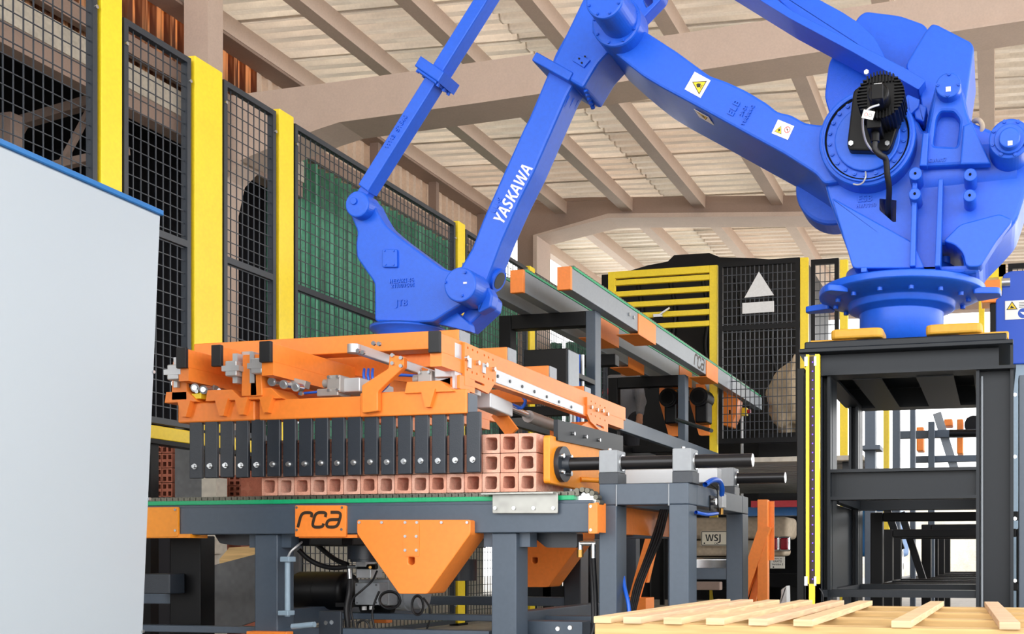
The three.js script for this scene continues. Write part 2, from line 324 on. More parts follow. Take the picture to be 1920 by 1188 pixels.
for (const [D, pts, label] of [[11.4, [[440, 107], [560, 99], [680, 90], [830, 84], [1050, 62], [1230, 56], [1420, 38]], 'thin black cable slung under the roof before the portal beam'], [14.2, [[700, 246], [780, 240], [930, 238], [1060, 226], [1180, 224], [1340, 232]], 'thin black cable slung under the roof beyond the portal beam']]) single('roof_cable', tube(pts.map(([x, y]) => at(x, y, D)), 0.012, 6, 60), M.black, label, 'cable');
{ const o = struct('wall_outer', 'sunlit cream yard wall seen through the long steel frame'); part('render', bx(-14, 30, 0, 2.4, -34, -34.3), M.cream, o); }

// ================================================================ FENCE, CABINET
const FX = -4.68, FTOP = 3.57, FBOT = 1.37, FMID = 2.46;
function wires(x, z0, z1, y0, y1, dz, dy, r = 0.0027) {        // rods in a plane of constant x
  const g = [], nz = Math.max(2, Math.round(Math.abs(z1 - z0) / dz)), ny = Math.max(2, Math.round((y1 - y0) / dy));
  for (let i = 1; i < nz; i++) { const z = z0 + (z1 - z0) * i / nz; g.push(bx(x - r, x + r, y0, y1, z - r, z + r)); }
  for (let i = 1; i < ny; i++) { const y = y0 + (y1 - y0) * i / ny; g.push(bx(x + r * 0.6, x + r * 2.2, y - r, y + r, z0, z1)); }
  return g;
}
function wiresZ(D, x0, x1, y0, y1, dx, dy, r = 0.003) {
  const g = [], nx = Math.round((x1 - x0) / dx), ny = Math.round((y1 - y0) / dy);
  for (let i = 1; i < nx; i++) { const x = x0 + (x1 - x0) * i / nx; g.push(bx(x - r, x + r, y0, y1, -D - r, -D + r)); }
  for (let i = 1; i < ny; i++) { const y = y0 + (y1 - y0) * i / ny; g.push(bx(x0, x1, y - r, y + r, -D + r * 0.6, -D + r * 2.2)); }
  return g;
}
function panelX(D0, D1, y0, y1, label, rail = true) {
  const t = thing('mesh_fence_panel', label, 'fence panel', [FX, y0, -(D0 + D1) / 2], 'mesh panels of the side fence'), w = 0.022;
  part('panel_frame', [bx(FX - w, FX + w, y1 - 0.035, y1, -D0, -D1), bx(FX - w, FX + w, y0, y0 + 0.035, -D0, -D1), bx(FX - w, FX + w, y0 + 0.035, y1 - 0.035, -D0, -D0 - 0.03), bx(FX - w, FX + w, y0 + 0.035, y1 - 0.035, -D1 + 0.03, -D1)], M.slateDark, t);
  if (rail) part('mid_rail', bx(FX - w, FX + w, FMID - 0.02, FMID + 0.02, -D0 - 0.03, -D1 + 0.03), M.slateDark, t);
  part('wire_mesh', wires(FX, -D0 - 0.03, -D1 + 0.03, y0 + 0.03, y1 - 0.03, 0.055, 0.075), M.slateDark, t).userData.kind = 'stuff';
  for (const y of [y0 + 0.16, y1 - 0.14]) for (const D of [D0 + 0.012, D1 - 0.012]) part('bolt', hexBolt(V(FX + w, y, -D), RIGHT, 0.011, 0.012), M.steel, t);
  return t;
}
function post(D, wide, label, y1 = FTOP + 0.03, y0 = D < 7 ? 1.37 : 0.02) {
  const t = thing('fence_post', label, 'fence post', [FX, y0 - 0.02, -D], 'yellow posts of the side fence');
  part('column', rbx(FX - 0.025, FX + 0.03, y0, y1, -D + wide / 2, -D - wide / 2, 0.006, 1), M.yellow, t);
  part('foot_plate', bx(FX - 0.045, FX + 0.045, y0 - 0.018, y0, -D + wide / 2 + 0.02, -D - wide / 2 - 0.02), M.black, t);
}
post(4.82, 0.14, 'yellow fence post rising behind the white cabinet', 3.72);
post(5.55, 0.235, 'wide yellow fence post beside the pinkish hall column');
post(6.28, 0.15, 'yellow fence post beside the green curtained fence panel');
post(8.7, 0.13, 'yellow fence post between the green curtains and the blue robot forearm');
post(10.2, 0.12, 'slim yellow fence post behind the black conveyor frame');
panelX(3.6, 4.73, FBOT, FTOP + 0.1, 'black mesh fence panel above the blue edged white cabinet');
panelX(4.91, 5.41, FBOT, FTOP, 'narrow black mesh fence panel between the cabinet and the wide yellow post');
panelX(5.69, 6.18, FBOT, FTOP, 'narrow black mesh fence panel before the arched dark opening');
panelX(6.38, 8.6, FBOT, FTOP, 'long black mesh fence panel before the green curtains');
panelX(8.79, 10.1, FBOT, FTOP, 'black mesh fence panel behind the blue robot forearm and conveyor rails');
panelX(10.28, 12.4, FBOT, FTOP, 'black mesh fence panel behind the overhead conveyor frame');
panelX(6.38, 8.6, 0.02, 1.248, 'low black mesh fence panel behind the air tank', false);
panelX(8.79, 10.1, 0.02, 1.368, 'low black mesh fence panel behind the orange guard', false);
panelX(10.28, 12.4, 0.02, 1.368, 'low black mesh fence panel far behind the conveyor leg', false);
{ const t = thing('fence_base_rail', 'yellow rail carrying the mesh fence panels', 'rail', [FX, 0, -8]); part('rail', rbx(FX - 0.05, FX + 0.05, 1.275, 1.352, -3.4, -8.6, 0.006, 1), M.yellow, t); part('angle', bx(FX - 0.05, FX + 0.05, 1.25, 1.275, -3.4, -8.6), M.black, t); for (const D of [3.5, 5.1, 6.25]) part('rail_leg', bx(FX - 0.04, FX + 0.02, 0, 1.25, -D, -D - 0.06), M.black, t); }

{ // white control cabinet, its painted side toward the machine
  const X = -3.07, t = thing('control_cabinet', 'tall white control cabinet with a blue top edge', 'cabinet', [X - 0.4, 0, -2.9]);
  const A = onX(303, 394, X), B = onX(-120, 206, X), C = onX(270, 1188, X);
  const zb = C.z + (A.z - C.z) * ((0 - C.y) / (A.y - C.y));
  part('body', slabX([[A.z, A.y - 0.02], [zb, 0], [B.z, 0], [B.z, B.y - 0.02]], X - 0.8, X, 0.008), M.cabinet, t);
  part('top_cap', slabX([[A.z - 0.006, A.y], [A.z - 0.006, A.y - 0.02], [B.z, B.y - 0.02], [B.z, B.y]], X - 0.81, X + 0.006, 0.003), M.cabinetBlue, t, 'blue painted top edge');
  for (const [px, py] of [[286, 697], [278, 935], [266, 1183]]) part('screw', cyl(onX(px, py, X - 0.002), onX(px, py, X - 0.002).add(V(0.008, 0, 0)), 0.006, 10), M.steel, t);
}

// ================================================================ THE ROBOT
const AX = xa(1690, 5.3), AZ = -5.3, PED_TOP = 1.576;       // its upright axis
const robot = thing('palletizing_robot', 'blue four axis palletizing robot arm on a black steel pedestal', 'robot', [AX, PED_TOP, AZ]);
function pp(list, D) { return outline(list, D); }
const rpx = (r, px, py, D) => Math.abs(at(px + r, py, D).x - at(px, py, D).x);
function disc(name, px, py, r, D0, D1, mat = M.robotBlue, parent = robot, b = 0.006, seg = 40) { const c = at(px, py, D0); return part(name, ring(c.x, c.y, rpx(r, px, py, D0), 0, D0, D1, seg, b), mat, parent); }
function boltsOn(px, py, r, n, D, parent, off = 0, size = 0.008, mat = M.robotBlue) { const c = at(px, py, D), R = rpx(r, px, py, D); for (let i = 0; i < n; i++) { const a = off + i / n * 2 * Math.PI, p = V(c.x + R * Math.cos(a), c.y + R * Math.sin(a), -D); part('bolt', [cyl(p, p.clone().add(V(0, 0, 0.009)), size, 12), cyl(p, p.clone().add(V(0, 0, 0.0115)), size * 0.45, 6)], mat, parent); } }

// --- base: neck, stepped flange ring with lugs
{
  const y = (py) => (py > 618 ? PED_TOP : ya(1690, py, 5.3)), prof = [[0, 618.5], [0.205, 618.5], [0.205, 592], [0.208, 590], [0.25, 584], [0.26, 582], [0.262, 573], [0.268, 571], [0.3, 568], [0.345, 566], [0.39, 560], [0.402, 558], [0.405, 556], [0.405, 547], [0.402, 545], [0.36, 544], [0.3, 540], [0.285, 532], [0.27, 512], [0, 512]].map(([r, py]) => new THREE.Vector2(r, y(py)));
  const g = new THREE.LatheGeometry(prof, 72); g.translate(AX, 0, AZ);
  const base = part('base_turntable', g, M.robotBlue, robot);
  const yf = y(552), lug = (a0, len, w) => { const s = slab(round([[0, -w], [len, -w * 0.5], [len, w * 0.5], [0, w]], 0.02), 0, 0.03, 0.004); s.rotateX(-Math.PI / 2); s.translate(0, -0.015, 0); s.translate(0.36, 0, 0); s.rotateY(a0); s.translate(AX, yf, AZ); return s; };
  for (const [a, len, w] of [[2.95, 0.14, 0.05], [-0.12, 0.12, 0.09], [-2.35, 0.1, 0.05], [1.2, 0.1, 0.05]]) part('lug', lug(a, len, w), M.robotBlue, robot);
  for (let i = 0; i < 14; i++) { const a = i / 14 * 2 * Math.PI, p = V(AX + 0.325 * Math.cos(a), y(565), AZ + 0.325 * Math.sin(a)); part('bolt', cyl(p, p.clone().add(V(0, -0.02, 0)), 0.014, 6), M.robotBlue, robot); }
  part('stop_block', [rbx(xa(1615, 4.95), xa(1626, 4.95), ya(1620, 512, 4.95), ya(1620, 503, 4.95), -4.93, -5.0, 0.003, 1)], M.robotBlue, base);
}
// --- turret casting
{
  const D = 5.04, out = round(pp([[1604, 512], [1592, 478], [1574, 430], [1553, 372], [1540, 320], [1536, 250], [1580, 185], [1660, 172], [1712, 205], [1733, 250], [1744, 196], [1756, 150], [1800, 150], [1812, 190], [1818, 226], [1868, 246], [1925, 268], [1934, 330], [1908, 412], [1872, 452], [1842, 482], [1836, 512]], D), 0.035, 3);
  const slot = round(pp([[1641, 368], [1641, 398], [1672, 425], [1688, 422], [1689, 368], [1650, 364]], D), 0.015, 3), arch = round(pp([[1765, 500], [1765, 457], [1785, 460], [1800, 470], [1807, 490], [1806, 502]], D), 0.012, 3);
  const tur = part('turret', slab(out, D, 5.52, 0.02, [slot.reverse(), arch.reverse()], 3), M.robotBlue, robot);
  // rounded shoulder drum lying across the turret and the sloping cheek under it
  part('shoulder_drum', [cyl(at(1735, 340, 5.2).setZ(-5.22), at(1905, 322, 5.2).setZ(-5.22), 0.2, 40), ], M.robotBlue, robot);
  part('cheek', [slab(round(pp([[1600, 505], [1560, 372], [1712, 456], [1735, 505]], 4.99), 0.02), 4.97, 5.06, 0.006)], M.robotBlue, robot);
  part('skirt', slab(round(pp([[1768, 452], [1800, 420], [1875, 400], [1900, 412], [1868, 452], [1838, 500], [1812, 500], [1806, 474], [1790, 458]], 4.99), 0.02), 4.99, 5.1, 0.006), M.robotBlue, robot);
  for (const [a, b, w] of [[[1716, 318], [1711, 500], 9], [[1764, 336], [1758, 500], 9]]) { const p = at(a[0], a[1], 4.95), q = at(b[0], b[1], 4.95); part('rib', slab(round([[p.x - 0.011, p.y], [p.x + 0.011, p.y], [q.x + 0.013, q.y], [q.x - 0.013, q.y]], 0.006), 4.94, 5.06, 0.005), M.robotBlue, robot); }
  for (const [px, py, r] of [[1716, 325, 12.5], [1715, 363, 11.5], [1819, 327, 12.5], [1818, 366, 12]]) { const b = disc('boss', px, py, r, 4.9, 5.08, M.robotBlue, robot, 0.004, 28); const c = at(px, py, 4.9); part('boss_hole', cyl(V(c.x, c.y, -4.91), V(c.x, c.y, -4.896), 0.006, 10), M.blackMatt, b); }
  // lug carrying the link pin
  const lug = part('link_lug', slab(round(pp([[1752, 172], [1764, 142], [1792, 142], [1804, 168], [1812, 205], [1822, 235], [1858, 306], [1728, 312], [1736, 255]], 4.97), 0.02), 4.97, 5.12, 0.014, [round(pp([[1750, 272], [1756, 220], [1763, 208], [1788, 208], [1800, 224], [1794, 274]], 4.97), 0.015).reverse()]), M.robotBlue, robot);
  part('recess_floor', slab(pp([[1744, 282], [1752, 205], [1800, 205], [1802, 282]], 5.05), 5.06, 5.08), M.robotBlue, lug);
  parts('gusset', [slab(pp([[1806, 235], [1822, 228], [1858, 306], [1800, 308]], 4.93), 4.93, 4.99, 0.008), slab(pp([[1730, 250], [1742, 250], [1738, 312], [1724, 312]], 4.94), 4.93, 4.99, 0.006)], M.robotBlue, lug);
  const cap = disc('pin_cap', 1778, 159, 24, 4.91, 4.99, M.robotBlue, robot); boltsOn(1778, 159, 20, 4, 4.91, cap, 1.5); const cc = at(1778, 167, 4.908); plate('tag', 0.022, 0.022, cc, TOWARD, UP, M.white, cap);
  const sp = disc('pivot_housing', 1893, 259, 39, 4.86, 5.1, M.robotBlue, robot, 0.008); disc('pivot_ring', 1893, 259, 29, 4.84, 4.87, M.robotBlue, sp, 0.004); disc('pivot_cap', 1893, 257, 20, 4.8, 4.86, M.robotBlue, sp, 0.006); boltsOn(1893, 259, 34, 8, 4.86, sp, 0.3); plate('tag', 0.02, 0.02, at(1894, 268, 4.798), TOWARD, UP, M.white, sp);
  part('lifting_eye', slab(round(pp([[1885, 240], [1893, 222], [1901, 224], [1897, 240]], 4.97), 0.008), 4.97, 5.0, 0.004), M.robotBlue, sp);
  part('cable_loop', tube([at(1822, 240, 5.1), at(1826, 228, 5.08), at(1836, 226, 5.05), at(1842, 236, 5.04), at(1838, 252, 5.06), at(1830, 262, 5.1)], 0.012), M.sack, robot, 'grey cable loop');
  for (const [str, px, py, s] of [['ESB', 1622, 372, 0.03], ['HW1110', 1624, 385, 0.018], ['GWM17', 1758, 300, 0.016]]) { const g = lettering(str, s, 0.003), p = at(px, py, str[0] === 'G' ? 4.967 : 5.037); g.translate(p.x, p.y, p.z); part('cast_mark', g, M.robotBlue, tur); }
  part('drain_bolt', [cyl(at(1773, 498, 5.2), at(1773, 482, 5.2), 0.022, 16)], M.robotBlue, robot);
}
// --- shoulder joint: ring, cover, bolts
{
  const r1 = disc('shoulder_ring', 1625, 257, 92, 4.93, 5.08, M.robotBlue, robot, 0.012, 64);
  const c = at(1625, 257, 4.92);
  part('ring_lip', ring(c.x, c.y, rpx(84, 1625, 257, 4.92), rpx(80, 1625, 257, 4.92), 4.915, 4.94, 64, 0.003), M.robotBlue, r1);
  part('seal', ring(c.x, c.y, rpx(80, 1625, 257, 4.92), rpx(77, 1625, 257, 4.92), 4.924, 4.94, 64), M.blackMatt, r1, 'dark seal gap');
  disc('cover', 1626, 258, 62, 4.91, 4.95, M.robotBlue, r1, 0.006, 56);
  boltsOn(1625, 257, 71, 22, 4.928, r1, 0.1, 0.0095);
  part('back_joint', [ring(at(1562, 348, 5.5).x, at(1562, 348, 5.5).y, 0.2, 0, 5.5, 5.7, 48, 0.02)], M.robotBlue, robot);
  part('grease_pipe', tube([at(1623, 322, 4.9), at(1623, 332, 4.89), at(1618, 342, 4.9), at(1610, 346, 4.91), at(1600, 345, 4.92)], 0.004), M.alu, robot);
}
// --- lower arm, from the shoulder up to the elbow
{
  const D = 5.0, face = [[1148, 96], [1178, 121], [1205, 142], [1240, 163], [1320, 206], [1400, 250], [1470, 288], [1530, 326], [1545, 345], [1640, 330], [1660, 200], [1600, 190], [1545, 234], [1510, 230], [1482, 214], [1457, 209], [1438, 193], [1400, 170], [1362, 152], [1330, 141], [1312, 128], [1270, 97], [1230, 71], [1197, 50], [1150, 20], [1112, 30], [1108, 60]];
  const arm = part('lower_arm', slab(round(pp(face, D), 0.02, 2), D, 5.54, 0.012, [], 2), M.robotBlue, robot);
  disc('elbow_flange', 1154, 38, 46, 4.92, 5.06, M.robotBlue, robot, 0.012, 48); boltsOn(1154, 38, 40, 9, 4.92, robot, 0.2);
  const el = disc('elbow_drum', 1133, -4, 36, 4.72, 4.95, M.robotBlue, robot, 0.01, 48); boltsOn(1133, -4, 30, 8, 4.72, el, 0.35, 0.007);
  for (const [str, px, py, s] of [['ELB', 1376, 202, 0.034], ['2A-21', 1394, 208, 0.016], ['11AXAA-2', 1402, 216, 0.017]]) { const g = lettering(str, s, 0.004); g.rotateZ(1.02); const p = at(px, py, 4.997); g.translate(p.x, p.y, p.z); part('cast_mark', g, M.robotBlue, arm); }
  // warning prints
  const pinch = (x, w, h, cx, cy, s, dark = '#1a1a1a') => { x.beginPath(); x.moveTo(cx - s, cy - s * 0.85); x.lineTo(cx + s, cy - s * 0.85); x.lineTo(cx, cy + s * 0.9); x.closePath(); x.fillStyle = '#f7cf1b'; x.fill(); x.lineWidth = s * 0.1; x.strokeStyle = dark; x.stroke(); x.fillStyle = dark; x.beginPath(); x.moveTo(cx - s * 0.35, cy - s * 0.3); x.lineTo(cx + s * 0.1, cy - s * 0.5); x.lineTo(cx + s * 0.35, cy - s * 0.1); x.lineTo(cx + s * 0.05, cy + s * 0.25); x.lineTo(cx - s * 0.2, cy + s * 0.12); x.closePath(); x.fill(); x.fillRect(cx - s * 0.3, cy - s * 0.62, s * 0.6, s * 0.08); };
  const one = canvasPanel(128, 128, (x, w, h) => { x.fillStyle = '#f4f4f0'; x.fillRect(0, 0, w, h); pinch(x, w, h, 64, 62, 46); });
  const two = canvasPanel(256, 192, (x) => { x.fillStyle = '#f4f4f0'; x.fillRect(0, 0, 256, 192); x.save(); x.translate(80, 112); x.rotate(Math.PI); pinch(x, 0, 0, 0, 0, 52); x.restore(); x.strokeStyle = '#d02030'; x.lineWidth = 9; x.beginPath(); x.arc(186, 76, 38, 0, 7); x.stroke(); x.beginPath(); x.moveTo(160, 50); x.lineTo(212, 102); x.stroke(); x.fillStyle = '#222'; x.fillRect(174, 68, 24, 14); });
  const e = V().subVectors(at(1439, 272, D), at(1205, 142, D)).normalize(), up = V(-e.y, e.x, 0);
  plate('warning_sticker', 0.095, 0.095, at(1308, 159, D - 0.002), TOWARD, e, one, arm, 'square pinch warning sticker with a yellow triangle');
  plate('warning_sticker', 0.088, 0.07, at(1468, 243, D - 0.002), TOWARD, V().copy(up).applyAxisAngle(TOWARD, 0.1), two, arm, 'white sticker with a yellow triangle and a red ring');
  const low = at(1308, 200, D).add(V(0, 0, -0.12)), nn = V(e.y, -e.x, 0);
  plate('warning_sticker', 0.09, 0.1, low.addScaledVector(nn, 0.0025), nn, V(0, 0, 1), one, arm, 'pinch warning sticker on the underside');
}
// --- forearm with the maker's name, from the elbow down to the wrist
{
  const D = 5.2, f = [[1108, -30], [1096, 0], [1040, 101], [1030, 128], [1026, 138], [1000, 200], [990, 224], [983, 236], [905, 410], [884, 465], [862, 502], [842, 528], [862, 560], [895, 552], [908, 535], [940, 450], [972, 378], [1000, 322], [1062, 180], [1078, 150], [1118, 112], [1140, 70], [1150, -30]];
  const fore = part('forearm', slab(round(pp(f, D), 0.02, 2), D, 5.36, 0.014, [], 2), M.robotBlue, robot);
  const cl = at(1062, 145, 5.19), d1 = V().subVectors(at(905, 410, D), at(1040, 101, D)).normalize(), cross = V(-d1.y, d1.x, 0);
  const collar = part('forearm_collar', [bar(at(1024, 130, 5.3), at(1092, 168, 5.3), 0.32, 0.05, 0.008)], M.robotBlue, robot);
  part('upper_yoke', slab(round(pp([[1030, 128], [1096, -10], [1160, -10], [1146, 90], [1120, 118], [1092, 165]], 5.15), 0.02), 5.15, 5.42, 0.014), M.robotBlue, robot);
  part('cover_plate', slab(pp([[1080, 100], [1106, 112], [1094, 126], [1073, 113]], 5.138), 5.14, 5.16, 0.002), M.robotBlue, robot);
  for (const [px, py] of [[1086, 110], [1097, 106], [1091, 118]]) part('bolt', hexBolt(at(px, py, 5.139), TOWARD, 0.005, 0.004), M.black, robot);
  for (let i = 0; i < 5; i++) { const p = at(1096 + i * 3.2, 163 + i * 7.5, 5.2 + i * 0.05); part('bolt', cyl(p, p.clone().add(V(0.01, -0.03, 0)), 0.012, 8), M.robotBlue, collar); }
  // openings and ribs of the right flank
  const nrm = V(-d1.y, d1.x, 0).negate(); if (nrm.x < 0) nrm.negate();
  const eye = (px, py, r, name, out = 0.03) => { const p = at(px, py, 5.3); part(name, [cyl(p.clone().addScaledVector(nrm, -0.02), p.clone().addScaledVector(nrm, out), r * 1.35, 28)], M.robotBlue, fore); part('opening', cyl(p.clone().addScaledVector(nrm, -0.02), p.clone().addScaledVector(nrm, out + 0.002), r, 28), M.slateDark, fore); };
  eye(1049, 246, 0.04, 'cable_port', 0.006); eye(928, 522, 0.046, 'lower_cable_port');
  for (let i = 0; i < 3; i++) { const a = at(1068 + i * 8, 180 + i * 4, 5.23 + i * 0.05), b = at(1040 + i * 8, 232 + i * 4, 5.23 + i * 0.05); part('flank_rib', bar(a, b, 0.014, 0.014), M.robotBlue, fore); }
  const g = lettering('YASKAWA', 0.062, 0.002, 0.12), p = at(962, 363, D - 0.0005); g.computeBoundingBox(); const wd = g.boundingBox.max.x - g.boundingBox.min.x, want = at(935, 415, D).distanceTo(at(990, 312, D)) * 1.0; g.scale(want / wd * 1.02, want / wd * 1.3, 1); g.rotateZ(Math.atan2(at(990, 312, D).y - at(935, 415, D).y, at(990, 312, D).x - at(935, 415, D).x)); g.translate(p.x, p.y, p.z);
  part('maker_name', g, M.white, fore, 'white maker lettering');
  const g2 = lettering('ULJ-S', 0.026, 0.003); g2.rotateZ(1.05); const q = at(932, 385, D - 0.002); g2.translate(q.x, q.y, q.z); part('cast_mark', g2, M.robotBlue, fore);
}
// --- parallel link rod
{
  const D = 5.1, a = at(664, 372, D), b = at(915, -40, D), d = V().subVectors(b, a).normalize(), n = V(-d.y, d.x, 0), w = 0.036;
  const rod = (p, q, ww, D0, D1) => slab([p, q].flatMap((s, i) => i ? [[s.x - n.x * ww, s.y - n.y * ww], [s.x + n.x * ww, s.y + n.y * ww]] : [[s.x + n.x * ww, s.y + n.y * ww], [s.x - n.x * ww, s.y - n.y * ww]]), D0, D1, 0.006);
  const r = part('link_rod', rod(at(680, 352, D), at(966, -106, D), w, D, 5.19), M.robotBlue, robot);
  const k = at(812, 135, D), kd = d.clone();
  part('rod_clamp', [rod(k.clone().addScaledVector(kd, -0.03), k.clone().addScaledVector(kd, 0.03), 0.085, 5.06, 5.23), rod(k.clone().addScaledVector(kd, -0.045), k.clone().addScaledVector(kd, -0.028), 0.07, 5.07, 5.2)], M.robotBlue, robot);
  for (const s of [-1, 1]) for (const z of [5.09, 5.15, 5.2]) { const p = k.clone().addScaledVector(n, s * 0.072).setZ(-z); part('bolt', cyl(p.clone().addScaledVector(kd, -0.05), p.clone().addScaledVector(kd, -0.026), 0.009, 8), M.robotBlue, robot); }
  const pin = disc('rod_eye', 669, 382, 22, 5.08, 5.2, M.robotBlue, robot, 0.008); disc('pin', 662, 376, 6, 5.07, 5.1, M.robotBlue, pin, 0.002, 16);
  part('rod_fork', rod(at(664, 376, D), at(690, 336, D), 0.032, 5.12, 5.18), M.robotBlue, robot);
  for (const [px, py] of [[671, 361], [680, 366]]) part('bolt', hexBolt(at(px, py, 5.12), TOWARD, 0.006, 0.006), M.slateDark, robot);
  const g = lettering('51640', 0.026, 0.003); g.rotateZ(Math.atan2(d.y, d.x)); const q = at(752, 231, D - 0.002); g.translate(q.x, q.y, q.z); part('cast_mark', g, M.robotBlue, r);
  const h = lettering('11113', 0.022, 0.003); h.rotateZ(Math.atan2(d.y, d.x)); const s = at(731, 265, D - 0.002); h.translate(s.x, s.y, s.z); part('cast_mark', h, M.robotBlue, r);
}
part('elbow_link', slab(round(pp([[940, -104], [958, -128], [1228, -168], [1264, -150], [1246, -2], [1202, 44], [1150, 40], [1120, -20]], 5.24), 0.02), 5.22, 5.3, 0.006, [round(pp([[1040, -96], [1180, -120], [1190, -60], [1140, -36]], 5.24), 0.02).reverse(), round(pp([[1208, 4], [1224, -6], [1226, 8], [1214, 18]], 5.24), 0.006).reverse()]), M.robotBlue, robot);
// --- wrist block
{
  const D = 5.14, f = [[651, 388], [660, 410], [670, 434], [667, 455], [668, 482], [684, 505], [702, 531], [702, 602], [760, 605], [812, 603], [840, 585], [880, 562], [896, 545], [890, 512], [862, 502], [845, 507], [828, 502], [790, 474], [748, 443], [722, 421], [708, 398], [697, 375], [680, 366]];
  const w = part('wrist_block', slab(round(pp(f, D), 0.018, 2), D, 5.25, 0.01, [], 2), M.robotBlue, robot);
  part('wrist_fork', [slab(round(pp([[808, 604], [838, 585], [850, 580], [880, 606], [882, 622], [858, 616]], 5.2), 0.01), 5.2, 5.26, 0.004), slab(round(pp([[880, 622], [925, 580], [928, 560], [915, 545], [890, 570], [870, 608]], 5.3), 0.012), 5.24, 5.4, 0.01), slab(round(pp([[900, 560], [922, 540], [930, 556], [926, 578], [902, 590]], 5.2), 0.012), 5.16, 5.24, 0.01)], M.robotBlue, robot);
  part('wrist_pin', cyl(at(856, 585, 5.25), at(876, 570, 5.25), 0.018, 16), M.steel, robot);
  const c = disc('wrist_drum', 862, 533, 30, 5.03, 5.2, M.robotBlue, robot, 0.008, 44); boltsOn(858, 531, 23, 3, 5.03, c, 0.9); plate('tag', 0.02, 0.01, at(872, 530, 5.028), TOWARD, UP, M.white, c);
  const cov = part('inspection_cover', slab(round(pp([[717, 467], [745, 467], [745, 501], [717, 501]], 5.13), 0.01), 5.126, 5.15, 0.004), M.robotBlue, w); for (const [px, py] of [[721, 470], [738, 470], [723, 496], [738, 496]]) part('bolt', hexBolt(at(px, py, 5.126), TOWARD, 0.006, 0.005), M.robotBlue, cov);
  for (const [str, px, py, s] of [['HEZAKI 46', 753, 526, 0.022], ['21W0VCOI', 755, 535, 0.02], ['JTB', 752, 569, 0.034]]) { const g = lettering(str, s, 0.003), p = at(px, py, 5.138); g.translate(p.x, p.y, p.z); part('cast_mark', g, M.robotBlue, w); }
  const yb = ya(770, 604, D), cx = xa(765, 5.28); const prof = [[0, 0], [0.2, 0], [0.2, -0.02], [0.16, -0.035], [0.15, -0.13], [0, -0.13]].map(([r, y]) => new THREE.Vector2(r, y)); const g = new THREE.LatheGeometry(prof.reverse(), 40); g.translate(cx, yb + 0.002, -5.28); part('wrist_flange', g, M.robotBlue, robot);
}
// --- rear: counter housing and the upper link beam
{
  part('rear_housing', slab(round(pp([[1572, 105], [1615, 42], [1627, 35], [1690, 43], [1738, 60], [1760, 120], [1720, 260], [1570, 260], [1550, 192], [1558, 130]], 5.5), 0.03, 3), 5.42, 5.78, 0.012, [], 3), M.robotBlue, robot);
  part('rear_cheek', slab(round(pp([[1697, 128], [1735, 64], [1748, 49], [1758, 51], [1822, 84], [1827, 96], [1815, 178], [1806, 250], [1735, 250], [1725, 175]], 5.25), 0.03, 3), 5.22, 5.7, 0.012, [], 3), M.robotBlue, robot);
  part('link_beam', [slab(round(pp([[1225, -122], [1360, -40], [1480, 34], [1600, 98], [1722, 168], [1736, 150], [1695, 126], [1485, 20], [1440, -14], [1410, -40], [1252, -140]], 5.14), 0.008), 5.14, 5.36, 0.003)], M.robotBlue, robot);
  part('link_web', slab(round(pp([[1420, -40], [1500, 36], [1600, 98], [1664, 118], [1655, 96], [1638, 66], [1612, 42], [1578, 20], [1530, -6], [1500, -40]], 5.24), 0.01), 5.25, 5.34, 0.004), M.robotBlue, robot);
  parts('stop_rib', [slab(round(pp([[1695, 185], [1702, 176], [1725, 186], [1722, 200], [1705, 216], [1700, 205]], 5.0), 0.006), 5.0, 5.1, 0.006), slab(round(pp([[1712, 205], [1722, 192], [1738, 200], [1732, 228], [1716, 222]], 5.02), 0.006), 5.02, 5.12, 0.006)], M.robotBlue, robot);
}
